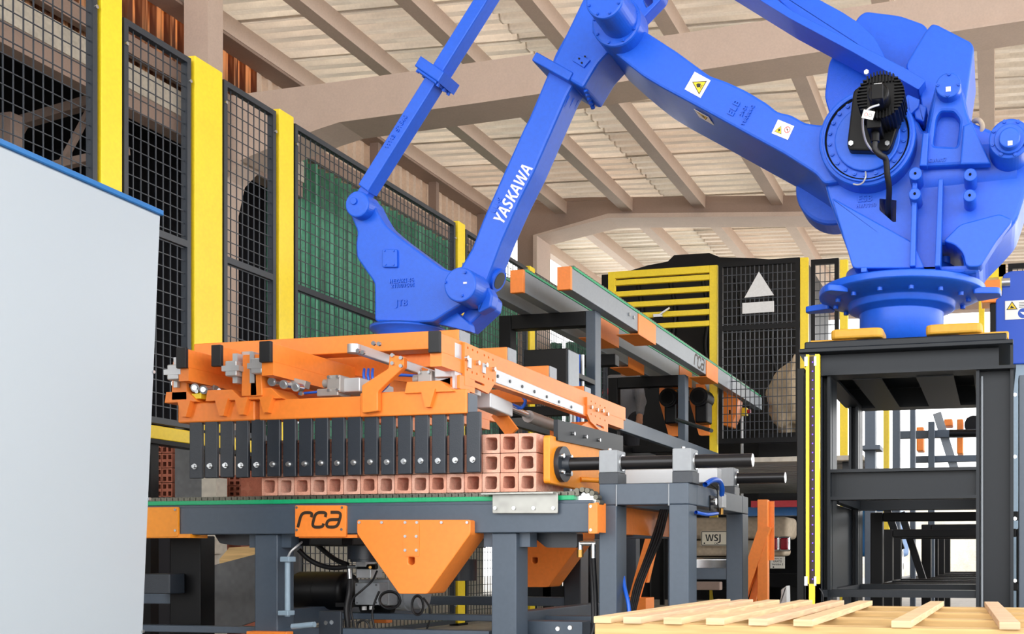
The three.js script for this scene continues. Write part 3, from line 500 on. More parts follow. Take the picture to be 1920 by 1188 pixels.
// --- shoulder motor
{
  const D = 4.86, motor = part('motor_bracket', slab(round(pp([[1600, 168], [1625, 155], [1688, 168], [1690, 215], [1672, 272], [1665, 283], [1592, 281], [1588, 270]], D), 0.02), D, 4.93, 0.008), M.black, robot);
  const c = at(1652, 183, 4.72); part('motor_body', ring(c.x, c.y, 0.098, 0, 4.7, 4.87, 40, 0.01), M.black, motor);
  const fin = []; for (let i = -6; i <= 6; i++) { const u = i * 0.014, h = Math.sqrt(0.103 ** 2 - u * u); if (Math.abs(i) < 5) { fin.push(bx(c.x + u - 0.003, c.x + u + 0.003, c.y + 0.055, c.y + h, -4.685, -4.86), bx(c.x + u - 0.003, c.x + u + 0.003, c.y - h, c.y - 0.055, -4.685, -4.86)); } fin.push(bx(c.x + 0.06, c.x + h * 1.02, c.y + u - 0.003, c.y + u + 0.003, -4.69, -4.86), bx(c.x - h * 1.02, c.x - 0.06, c.y + u - 0.003, c.y + u + 0.003, -4.69, -4.86)); }
  part('cooling_fins', fin, M.black, motor);
  const e = at(1648, 180, 4.64); const enc = part('encoder_cap', ring(e.x, e.y, 0.046, 0, 4.6, 4.71, 28, 0.01), M.black, motor); part('encoder_plug', rbx(e.x - 0.025, e.x + 0.025, e.y - 0.045, e.y + 0.02, -4.56, -4.63, 0.004, 1), M.black, enc); plate('tag', 0.034, 0.014, V(e.x, e.y + 0.03, -4.558).setZ(-4.598), TOWARD, UP, M.white, enc);
  const pl = at(1642, 240, 4.8); part('power_plug', [rbx(pl.x - 0.032, pl.x + 0.032, pl.y - 0.03, pl.y + 0.045, -4.72, -4.86, 0.005, 1), cyl(V(pl.x, pl.y - 0.03, -4.78), V(pl.x, pl.y - 0.07, -4.78), 0.02, 14)], M.black, motor);
  part('power_cable', tube([V(pl.x, pl.y - 0.06, -4.78), at(1640, 278, 4.78), at(1650, 290, 4.79), at(1660, 297, 4.82), at(1664, 330, 4.86), at(1667, 350, 4.9), at(1665, 400, 5.05), at(1668, 425, 5.2)], 0.014, 10, 40), M.cable, robot);
  part('signal_cable', tube([at(1648, 196, 4.6), at(1630, 203, 4.58), at(1620, 215, 4.6), at(1618, 240, 4.66), at(1625, 268, 4.74), at(1640, 285, 4.8), at(1660, 292, 4.83)], 0.005, 8, 40), M.alu, robot, 'grey signal cable');
  plate('cable_tag', 0.05, 0.036, at(1628, 215, 4.57), TOWARD, V(0.3, 1, 0).normalize(), canvasPanel(96, 72, (x) => { x.fillStyle = '#eeeeea'; x.fillRect(0, 0, 96, 72); x.strokeStyle = '#c33'; x.lineWidth = 4; x.beginPath(); x.arc(30, 38, 13, 0, 7); x.stroke(); x.strokeStyle = '#555'; x.beginPath(); x.arc(66, 38, 13, 0, 7); x.stroke(); }), motor, 'white cable tag with two round signs');
  for (const [px, py] of [[1596, 270], [1664, 270], [1680, 215], [1625, 137]]) part('bolt', hexBolt(at(px, py, 4.86), TOWARD, 0.012, 0.014), M.steel, motor);
}

// ================================================================ PEDESTAL
const PED = thing('robot_pedestal', 'black welded steel pedestal under the blue robot', 'pedestal', [AX, 0, AZ]);
{
  const D0 = 4.72, D1 = 5.9, yTop = PED_TOP, x0 = xa(1497, D0), x1 = xa(1900, D0);
  part('mounting_plate', rbx(xa(1508, D0 + 0.03), xa(1888, D0 + 0.03), yTop - 0.035, yTop, -D0 - 0.03, -D1 + 0.03, 0.008), M.pedestal, PED);
  part('top_plate', rbx(x0, x1, yTop - 0.055, yTop - 0.036, -D0, -D1, 0.004, 1), M.pedestal, PED);
  const yb = ya(1690, 700, D0 + 0.08), bw = 0.08;
  part('top_beam', [bx(x0 + 0.06, x1 - 0.06, yb - 0.01, yTop - 0.056, -D0 - 0.07, -D0 - 0.085), bx(x0 + 0.06, x0 + 0.075, yb, yTop - 0.056, -D0 - 0.085, -D1 + 0.1), bx(x1 - 0.075, x1 - 0.06, yb, yTop - 0.056, -D0 - 0.085, -D1 + 0.1), bx(x0 + 0.06, x1 - 0.06, yb, yTop - 0.056, -D1 + 0.085, -D1 + 0.07)], M.pedestal, PED);
  for (const x of [x0, x1 - 0.012]) part('gusset', slab([[x, yTop - 0.056], [x + 0.075 * (x === x0 ? 1 : 0.16), yTop - 0.056], [x + (x === x0 ? 0.075 : 0.012), yb], [x + (x === x0 ? 0.06 : 0), yb]], D0 + 0.02, D0 + 0.032), M.pedestal, PED);
  const yc = yb - 0.012, xl = xa(1536, D0), xr = xa(1905, D0);
  part('collar_plate', [bx(xl - 0.01, xr, yc, yc + 0.014, -D0 + 0.02, -D0 - 0.12), bx(xl - 0.01, xr, yc, yc + 0.014, -D1 + 0.12, -D1), bx(xl - 0.01, xl + 0.06, yc, yc + 0.014, -D0 - 0.12, -D1 + 0.12), bx(xr - 0.18, xr, yc, yc + 0.014, -D0 - 0.12, -D1 + 0.12)], M.pedestal, PED);
  const H = (xa0, xa1, z0, z1, name) => part(name, [bx(xa0, xa0 + 0.014, 0.012, yc, z0, z1), bx(xa1 - 0.014, xa1, 0.012, yc, z0, z1), bx(xa0, xa1, 0.012, yc, z0 - 0.05, z0 - 0.062)], M.pedestal, PED);
  const xi = xa(1557, D0), xo = xa(1830, D0);
  for (const [z0, z1] of [[-D0, -D0 - 0.2], [-D1 + 0.2, -D1]]) { H(xl, xi, z0, z1, 'column'); H(xo, xr - 0.01, z0, z1, 'column'); }
  part('weld_bead', [cyl(V(xo + 0.024, 0.05, -D0 - 0.045), V(xo + 0.024, yc - 0.02, -D0 - 0.045), 0.006, 8)], M.railGrey, PED);
  // underside plates between the beams
  for (const [a, b] of [[1606, 1658], [1722, 1790]]) { const xa0 = xa(a, 4.95), xb0 = xa(b, 4.95); part('underside_plate', bx(xa0, xb0, yc - 0.004, yc + 0.0, -D0 - 0.1, -D1 + 0.12), M.pedestal, PED); }
  // middle I-beams all round
  const ym0 = ya(1690, 935, D0), ym1 = ya(1690, 877, D0);
  const I = (a, b, z, name) => part(name, [bx(a, b, ym0, ym0 + 0.014, z + 0.03, z - 0.06), bx(a, b, ym1 - 0.014, ym1, z + 0.03, z - 0.06), bx(a, b, ym0, ym1, z - 0.008, z - 0.02)], M.pedestal, PED);
  I(xi, xo, -D0 - 0.03, 'cross_beam'); I(xi, xo, -D1 + 0.1, 'cross_beam');
  for (const x of [xl + 0.02, xr - 0.06]) part('side_beam', [bx(x, x + 0.04, ym0, ym1, -D0 - 0.2, -D1 + 0.2)], M.pedestal, PED);
  const ys0 = ya(1690, 1120, D0), ys1 = ya(1690, 1106, D0);
  part('sill', [bx(xi, xo, ys0, ys1, -D0 - 0.02, -D0 - 0.1), bx(xi, xo, ys0, ys1, -D1 + 0.1, -D1), bx(xl, xl + 0.05, ys0, ys1, -D0, -D1)], M.pedestal, PED);
  part('side_web', bx(xl + 0.004, xl + 0.012, ys1, ym0, -D0 - 0.2, -D1 + 0.2), M.pedestal, PED);
  for (const x of [xl, xr - 0.14]) for (const z of [-D0 - 0.1, -D1 + 0.1]) part('foot_plate', bx(x - 0.05, x + 0.16, 0, 0.012, z + 0.14, z - 0.14), M.pedestal, PED);
  // guard strip on the outer face
  const s = thing('cable_duct', 'grey bolted duct strip beside the pedestal column', 'duct', [xr + 0.05, 0, -D0 - 0.1]);
  part('cover', rbx(xr + 0.012, xr + 0.09, 0, ya(1900, 700, D0), -D0 - 0.05, -D0 - 0.15, 0.004, 1), M.slate, s); for (const py of [740, 856, 972, 1088]) part('bolt', hexBolt(at(1903, py, D0 + 0.048), TOWARD, 0.009, 0.008), M.steel, s);
}
// amber clamp feet on the pedestal
function foot(px0, px1, py, D, label, flip) {
  const x0 = xa(px0, D), x1 = xa(px1, D), yTop = PED_TOP, t = thing('clamp_foot', label, 'clamp', [(x0 + x1) / 2, yTop, -D - 0.1], 'amber clamp feet of the robot'), s = flip ? -1 : 1, m = (x0 + x1) / 2;
  const g = slab(round([[x0, 0], [x1, 0], [x1, 0.2], [x0, 0.2]], 0.04), 0, 0.045, 0.01, [0.34, 0.68].map((u) => { const h = []; for (let i = 0; i < 16; i++) { const a = -i / 16 * 2 * Math.PI; h.push([x0 + (x1 - x0) * u + 0.025 * Math.cos(a), 0.08 + 0.025 * Math.sin(a)]); } return h; }));
  g.rotateX(-Math.PI / 2); g.translate(0, yTop + 0.075, -D);
  part('paw', g, M.amber, t); part('block', rbx(m - s * 0.12 - 0.1, m - s * 0.12 + 0.12, yTop, yTop + 0.035, -D - 0.03, -D - 0.2, 0.008, 1), M.amber, t);
}
foot(1556, 1655, 600, 4.86, 'amber clamp foot on the pedestal beside the yellow light curtain', false);
foot(1735, 1842, 600, 4.86, 'amber clamp foot on the pedestal toward the blue operator panel', true);
{ // light curtain
  const D = 4.5, t = thing('light_curtain', 'slim yellow safety light curtain with a row of purple lights', 'light curtain', [xa(1522, D), 0, -D]);
  const x0 = xa(1511, D), x1 = xa(1536, D), y0 = ya(1520, 1140, D) - 0.2, y1 = ya(1520, 664, D), yl = ya(1520, 1094, D);
  part('profile', [bx(x0, x0 + 0.013, y0, y1, -D, -D - 0.045), bx(x1 - 0.018, x1, y0, y1, -D, -D - 0.045), bx(x0, x1, y0, y1, -D - 0.03, -D - 0.045), bx(x0, x1, y0, yl, -D, -D - 0.045)], M.yellow, t);
  part('window_strip', bx(x0 + 0.013, x1 - 0.018, yl, y1 - 0.004, -D - 0.018, -D - 0.03), canvasPanel(8, 8, (x) => { x.fillStyle = '#2a1408'; x.fillRect(0, 0, 8, 8); }), t, 'dark brown window');
  for (let i = 0; i < 25; i++) { const y = yl + 0.02 + i / 24 * (y1 - yl - 0.05), x = (x0 + x1) / 2 - 0.003; part('indicator_light', cyl(V(x, y, -D - 0.019), V(x, y, -D - 0.016), 0.0028, 8), M.led, t); }
  for (const y of [yl + 0.012, y1 - 0.03]) parts('bracket', [bx(x0 - 0.006, x0 + 0.008, y - 0.02, y + 0.02, -D + 0.004, -D - 0.02), bx(x1 - 0.022, x1 - 0.012, y - 0.02, y + 0.02, -D + 0.004, -D - 0.02)], M.alu, t);
  part('foot', bx(x0 - 0.03, x1 + 0.03, 0, y0 + 0.01, -D + 0.02, -D - 0.07), M.black, t);
  part('lead', tube([V(x1 - 0.01, yl - 0.01, -D - 0.01), V(x1 + 0.012, yl - 0.04, -D - 0.01), V(x1 + 0.012, yl - 0.12, -D - 0.02), V(x1 + 0.01, yl - 0.3, -D - 0.03)], 0.003), M.cable, t);
  const s = single('guard_post', [rbx(xa(1494, 4.66), xa(1508, 4.66), 0, ya(1500, 690, 4.66), -4.66, -4.74, 0.003, 1), rbx(xa(1508, 4.62), xa(1512, 4.62), 0, ya(1500, 700, 4.62), -4.62, -4.72, 0.002, 1)], M.black, 'black upright channel beside the yellow light curtain', 'post');
}

// ================================================================ GRIPPER
const G = thing('brick_gripper', 'large orange clamp gripper with a row of black fingers hanging from the robot wrist', 'gripper', [-3.05, 1.0, -5.3]);
{
  const D = 4.2, y0 = 1.226, y1 = 1.318, xL = xa(333, D), xM0 = xa(477, D), xM1 = xa(485, D), xE = xa(876, D), xR = -2.33;
  part('finger_beam', rbx(xL, xM0, y0, y1, -D, -D - 0.09, 0.008, 2), M.orange, G);
  part('finger_beam', rbx(xM1, xE, y0, y1, -D, -D - 0.09, 0.008, 2), M.orange, G);
  part('end_cap', bx(xE, xE + 0.004, y0 + 0.004, y1 - 0.004, -D - 0.004, -D - 0.086), M.slate, G, 'grey end cap');
  part('mid_boss', rbx(xa(676, D), xE, y0 - 0.002, y1 + 0.012, -D + 0.006, -D - 0.03, 0.006, 1), M.orange, G);
  // black clamp fingers
  const n = 18, x0 = xa(353, D), x1 = xa(899, D), pitch = (x1 - x0 - 0.066) / (n - 1), fg = solid([rbx(0, 0.066, 0, 0.262, 0, -0.018, 0.004, 1)]), bg = solid([cyl(V(0.033, 0.055, 0), V(0.033, 0.055, 0.006), 0.013, 16), cyl(V(0.033, 0.055, 0), V(0.033, 0.055, 0.016), 0.009, 6)]), o = origin(G);
  for (let i = 0; i < n; i++) {
    const m = new THREE.Mesh(fg, M.slateDark); m.name = 'clamp_finger'; m.position.set(x0 + i * pitch - o.x, 0.968 - o.y + 0.001 * (i % 3), -D - 0.006 - o.z); m.castShadow = m.receiveShadow = true;
    const b = new THREE.Mesh(bg, M.steel); b.name = 'bolt'; m.add(b); G.add(m);
  }
  // rails running back, each with a black end cap
  const cap = (pa, pb, pt, pbm, DD) => { const xa0 = xa(pa, DD), xb0 = xa(pb, DD); return { x0: xa0, x1: xb0, y1: ya(pa, pt, DD), y0: ya(pa, pbm, DD), D: DD }; };
  const rails = [cap(331, 346, 653, 688, 4.1), cap(397, 412, 648, 685, 4.16), cap(487, 505, 641, 677, 4.1), cap(804, 822, 622, 659, 4.1)];
  rails.forEach((r, i) => {
    const rail = part('slide_beam', [rbx(r.x0, r.x1, r.y0, r.y1, -r.D - 0.012, i === 3 ? -6.45 : i === 1 ? -5.1 : -6.3, 0.004, 1), ...(i === 1 ? [] : [bx(r.x0 - 0.005, r.x1 + 0.004, r.y0 - 0.06, r.y0, -r.D - 0.02, i === 3 ? -6.4 : -6.2)])], M.orange, G);
    part('end_plug', rbx(r.x0 - 0.004, r.x1 + 0.004, r.y0 - 0.004, r.y1 + 0.004, -r.D, -r.D - 0.02, 0.003, 1), M.rubber, rail, 'black rubber end plug');
  });
  // cross members
  for (const [DD, yy, w] of [[4.5, 1.66, 0], [5.0, 1.675, 0], [5.52, 1.672, 0], [6.04, 1.64, 0]]) { const xe = -2.42, m = part('cross_member', rbx(DD < 4.8 ? -3.86 : -3.6, xe, yy - 0.085, yy, -DD, -DD - 0.1, 0.006, 1), M.orange, G); part('end_cap', bx(xe, xe + 0.006, yy - 0.082, yy - 0.003, -DD - 0.003, -DD - 0.097), M.railGrey, m); }
  part('mounting_plate', [rbx(-3.4, -2.75, 1.66, 1.69, -4.95, -5.65, 0.006, 1), cyl(V(xa(765, 5.28), 1.69, -5.28), V(xa(765, 5.28), 1.731, -5.28), 0.17, 36)], M.orange, G);
  part('frame_sheet', [slab(round(outline([[518, 690], [640, 655], [800, 690], [812, 722], [680, 705]], 4.75), 0.02), 4.75, 4.77)], M.orange, G);
  // uprights tying rails and finger beams
  const up = (px, py0, py1, w, DD) => slab(round([[xa(px - w, DD), ya(px, py1, DD)], [xa(px + w, DD), ya(px, py1, DD)], [xa(px + w * 1.25, DD), ya(px, py0, DD)], [xa(px - w * 1.25, DD), ya(px, py0, DD)]], 0.008), DD, DD + 0.06, 0.003);
  parts('hanger', [up(467, 742, 664, 12, 4.17), up(336, 750, 676, 12, 4.18), up(480, 742, 664, 9, 4.17)], M.orange, G);
  for (const [px, a, b] of [[350, 752, 786], [420, 748, 784], [457, 746, 782], [503, 744, 778], [806, 730, 768]]) { const p = at(px, a, 4.19), q = at(px, b, 4.19); part('stiffener', slab([[p.x - 0.035, p.y], [p.x + 0.035, p.y], [q.x + 0.01, q.y + 0.01], [q.x - 0.012, q.y + 0.01]], 4.172, 4.2), M.orange, G); }
  for (const [px, py, w] of [[360, 745, 0.09], [440, 735, 0.1], [512, 740, 0.1], [820, 715, 0.12]]) part('shelf_gusset', slab([[at(px, py, 4.25).x - w, y1], [at(px, py, 4.25).x + w, y1], [at(px, py, 4.25).x + w * 0.4, y1 + 0.05], [at(px, py, 4.25).x - w * 0.9, y1 + 0.05]], 4.18, 4.34, 0.003), M.orange, G);
  // roller carriages and guides
  for (const [px, py, DD] of [[323, 697, 4.12], [432, 690, 4.14], [480, 685, 4.14], [462, 672, 4.3]]) { const c = at(px, py, DD); part('guide_carriage', [rbx(c.x - 0.03, c.x + 0.03, c.y - 0.035, c.y + 0.035, -DD, -DD - 0.12, 0.006, 1), bx(c.x - 0.045, c.x + 0.045, c.y - 0.012, c.y + 0.012, -DD + 0.002, -DD - 0.118)], M.alu, G); }
  parts('guide_strip', [bx(xa(446, 4.2), xa(455, 4.2), ya(450, 720, 4.2), ya(450, 665, 4.2), -4.165, -4.2), bx(xa(336, 4.2), xa(343, 4.2), ya(340, 728, 4.2), ya(340, 672, 4.2), -4.165, -4.2), bx(xa(478, 4.2), xa(486, 4.2), ya(480, 720, 4.2), ya(480, 662, 4.2), -4.165, -4.2)], M.alu, G);
  for (const [xa0, py, xs] of [[340, 720, [0, 18, 36, 52]], [497, 712, [0, 22, 44, 66]]]) { for (const k of xs) { const c = at(xa0 + k, py + k * 0.22, 4.24); part('hose_fitting', [cyl(c, c.clone().add(V(0.012, -0.005, 0.05)), 0.02, 18), cyl(c.clone().add(V(0.012, -0.005, 0.05)), c.clone().add(V(0.0125, -0.0052, 0.054)), 0.012, 14)], M.steel, G); } const a = at(xa0 - 8, py - 10, 4.26), b = at(xa0 + xs[3] + 14, py + 10, 4.3); part('manifold', bar(a, b, 0.05, 0.035, 0.003), M.cast, G); }
  // pneumatic cylinders lying on the finger beam
  for (const [px, py, DD] of [[622, 722, 4.26], [792, 714, 4.24]]) { const c = at(px, py, DD), cyln = part('air_cylinder', [rbx(c.x + 0.03, c.x + 0.13, c.y - 0.03, c.y + 0.035, -DD - 0.02, -DD - 0.3, 0.006, 1)], M.alu, G); part('cylinder_head', [rbx(c.x - 0.02, c.x + 0.05, c.y - 0.035, c.y + 0.045, -DD + 0.01, -DD - 0.07, 0.006, 1), rbx(c.x - 0.07, c.x + 0.04, c.y - 0.05, c.y - 0.015, -DD + 0.012, -DD - 0.09, 0.005, 1), cyl(V(c.x - 0.05, c.y + 0.012, -DD - 0.02), V(c.x + 0.02, c.y + 0.012, -DD - 0.02), 0.02, 16)], M.cast, cyln); for (const [u, v] of [[-0.005, 0.035], [0.04, 0.035], [-0.005, -0.025], [0.04, -0.025]]) part('bolt', cyl(V(c.x + u, c.y + v, -DD + 0.01), V(c.x + u, c.y + v, -DD + 0.02), 0.007, 10), M.steel, cyln); }
  // orange knee bracket and the grey pull bar
  const D2 = 4.16; part('knee_bracket', slab(round(outline([[678, 774], [678, 722], [728, 690], [730, 664], [757, 668], [757, 688], [726, 716], [708, 734], [708, 770]], D2), 0.008), D2, D2 + 0.03, 0.004), M.orange, G);
  for (const [px, py] of [[737, 666], [753, 671], [737, 681], [753, 686]]) part('bolt', hexBolt(at(px, py, D2), TOWARD, 0.009, 0.01), M.steel, G);
  part('pull_bar', [bar(at(664, 652, 4.3), at(822, 706, 4.9), 0.03, 0.045, 0.006), cyl(at(664, 646, 4.3), at(664, 662, 4.3), 0.03, 24)], M.alu, G, 'grey aluminium pull bar');
  // outer slide on the side toward the pedestal: perforated plates, guide rail
  const X = -2.3, hole = (px, py, r) => { const p = onX(px, py, X), h = []; for (let i = 0; i < 10; i++) { const a = i / 10 * 2 * Math.PI; h.push([p.z + r * Math.cos(a), p.y + r * Math.sin(a)]); } return h; };
  const side = (pts, holes, slots) => slabX(outlineX(pts, X), X, X + 0.014, 0, [...holes.map(([px, py]) => hole(px, py, 0.006)), ...slots.map((s) => outlineX(s, X))]);
  part('perforated_plate', side([[866, 641], [925, 668], [925, 715], [911, 738], [888, 727], [866, 722]], [[872, 652], [881, 656], [890, 660], [903, 666], [911, 670], [919, 674], [871, 693], [880, 698], [889, 701], [902, 706], [911, 710], [919, 713]], [[[876, 709], [903, 720], [903, 724], [876, 713]]]), M.orange, G);
  part('perforated_plate', side([[1097, 744], [1136, 760], [1136, 812], [1120, 806], [1103, 790], [1097, 776]], [[1104, 752], [1112, 756], [1121, 760], [1130, 764], [1104, 776], [1112, 780], [1121, 784], [1130, 788]], [[[1114, 794], [1128, 800], [1128, 804], [1114, 798]]]), M.orange, G);
  part('slide_web', slabX(outlineX([[866, 641], [1100, 744], [1097, 764], [925, 690], [866, 668]], X - 0.012), X - 0.03, X - 0.012, 0), M.orange, G);
  part('guide_rail', slabX(outlineX([[924, 690], [1092, 761], [1092, 777], [924, 716]], X), X - 0.012, X + 0.006, 0.002), M.alu, G, 'grey steel guide rail');
  for (let i = 0; i < 7; i++) { const p = onX(933 + i * 23, 705 + i * 9.6, X + 0.006); part('rail_screw', cyl(p, p.clone().add(V(0.004, 0, 0)), 0.008, 12), M.slateDark, G); }
  for (const [px, py] of [[873, 671], [894, 680], [909, 684], [924, 692], [1107, 763], [1118, 768], [1128, 770], [1137, 776]]) { const p = onX(px, py, X + 0.014); part('bolt', hexBolt(p, RIGHT, 0.011, 0.014), M.steel, G); }
  for (const [px, py] of [[879, 679], [906, 689]]) { const p = onX(px, py, X + 0.014); part('slot_block', bx(p.x, p.x + 0.006, p.y - 0.025, p.y + 0.02, p.z + 0.015, p.z - 0.015), M.alu, G); }
  const gb = at(850, 683, 4.22); part('guide_carriage', [rbx(X - 0.1, X - 0.01, gb.y - 0.05, gb.y + 0.05, -4.24, -4.32, 0.006, 1)], M.alu, G); part('guide_strip', bx(X - 0.012, X, gb.y - 0.1, gb.y + 0.1, -4.24, -4.3), M.alu, G);
  parts('arm_gusset', [slab(outline([[796, 722], [862, 702], [862, 728], [800, 724]], 4.26), 4.26, 4.4), slabX(outlineX([[1082, 802], [1102, 790], [1135, 806], [1120, 812], [1083, 808]], X), X - 0.1, X, 0)], M.orange, G);
  // lower cylinder with its rod
  const a = at(905, 760, 4.5), b = at(950, 782, 5.1), c = at(1000, 790, 5.6), e = at(1046, 806, 6.0);
  part('side_cylinder', [bar(at(906, 750, 4.6), at(948, 768, 5.05), 0.075, 0.075, 0.008)], M.alu, G, 'pale aluminium cylinder'); part('piston_rod', cyl(at(946, 760, 5.0), at(1000, 782, 5.5), 0.018, 14), M.steel, G); part('rod_sleeve', cyl(at(990, 780, 5.4), at(1046, 800, 5.95), 0.034, 18), M.cast, G);
  part('rod_anchor', [rbx(xa(1034, 5.98), xa(1056, 5.98), ya(1045, 818, 5.98), ya(1045, 800, 5.98), -5.95, -6.08, 0.005, 1)], M.orange, G);
  part('diagonal_brace', bar(at(932, 772, 5.0), at(962, 812, 5.0), 0.02, 0.07), M.orange, G);
  parts('air_hose', [tube([at(980, 742, 5.2), at(985, 752, 5.2), at(978, 764, 5.2), at(960, 758, 5.15)], 0.009), tube([at(560, 738, 4.3), at(640, 730, 4.35), at(668, 728, 4.4)], 0.006), tube([at(712, 736, 4.25), at(728, 720, 4.28), at(735, 705, 4.3), at(790, 705, 4.35)], 0.007), ...[0, 1, 2].map((i) => tube([at(683 + i * 8, 692, 4.5), at(682 + i * 8, 704, 4.45), at(684 + i * 8, 716, 4.45)], 0.007))], M.hoseBlue, G, 'blue air hoses');
  for (const [px, py] of [[448, 704], [364, 663], [372, 664], [682, 661], [673, 658], [702, 644], [712, 645], [372, 734], [567, 738], [414, 732]]) part('bolt', hexBolt(at(px, py, 4.2), TOWARD, 0.01, 0.012), M.steel, G);
  part('warning_block', rbx(xa(355, 4.2), xa(380, 4.2), ya(367, 748, 4.2), ya(367, 738, 4.2), -4.19, -4.26, 0.003, 1), M.yellow, G, 'small yellow block');
}
// ---------------------------------------------------------------- hollow bricks in the clamp
{
  const S = 0.084, w = 0.014, L = 0.3;
  const mk = (k) => { const j = () => (rnd() - 0.5) * 0.004, o = round(rect(0.0012, S - 0.0012, 0.0012, S - 0.0012), 0.003, 2), h = round([[w + j(), w + j()], [S - w + j(), w + j()], [S - w + j(), S - w + j()], [w + j(), S - w + j()]], 0.012, 3).reverse(); return solid(slab(o, 0, L, 0, [h])); };
  const geos = [0, 1, 2, 3].map(mk), mats = [M.brick, M.brickPale, M.brick, M.brickPale], X0 = xa(490, 4.25), X1 = xa(1006, 4.25), p = (X1 - X0) / 16;
  const rows = ['bottom', 'middle', 'top'];
  for (let r = 0; r < 3; r++) for (let c = 0; c < 16; c++) {
    const free = c > 12, m = new THREE.Mesh(geos[(c * 3 + r * 5) % 4], mats[(c + r * 2) % 4]); m.name = numbered('hollow_brick'); m.position.set(X0 + c * p, 0.886 + r * 0.0845, -4.25 - 0.004 * rnd()); m.castShadow = m.receiveShadow = true; scene.add(m);
    tag(m, free ? 'hollow clay brick in the ' + rows[r] + ' course of the open block beside the pusher' : r === 0 ? 'hollow clay brick in the bottom course showing below the black clamp fingers' : 'hollow clay brick of the ' + rows[r] + ' course behind the black clamp fingers', 'brick', free ? 'open block of bricks, ' + rows[r] + ' course' : 'clamped bricks, ' + rows[r] + ' course');
  }
}

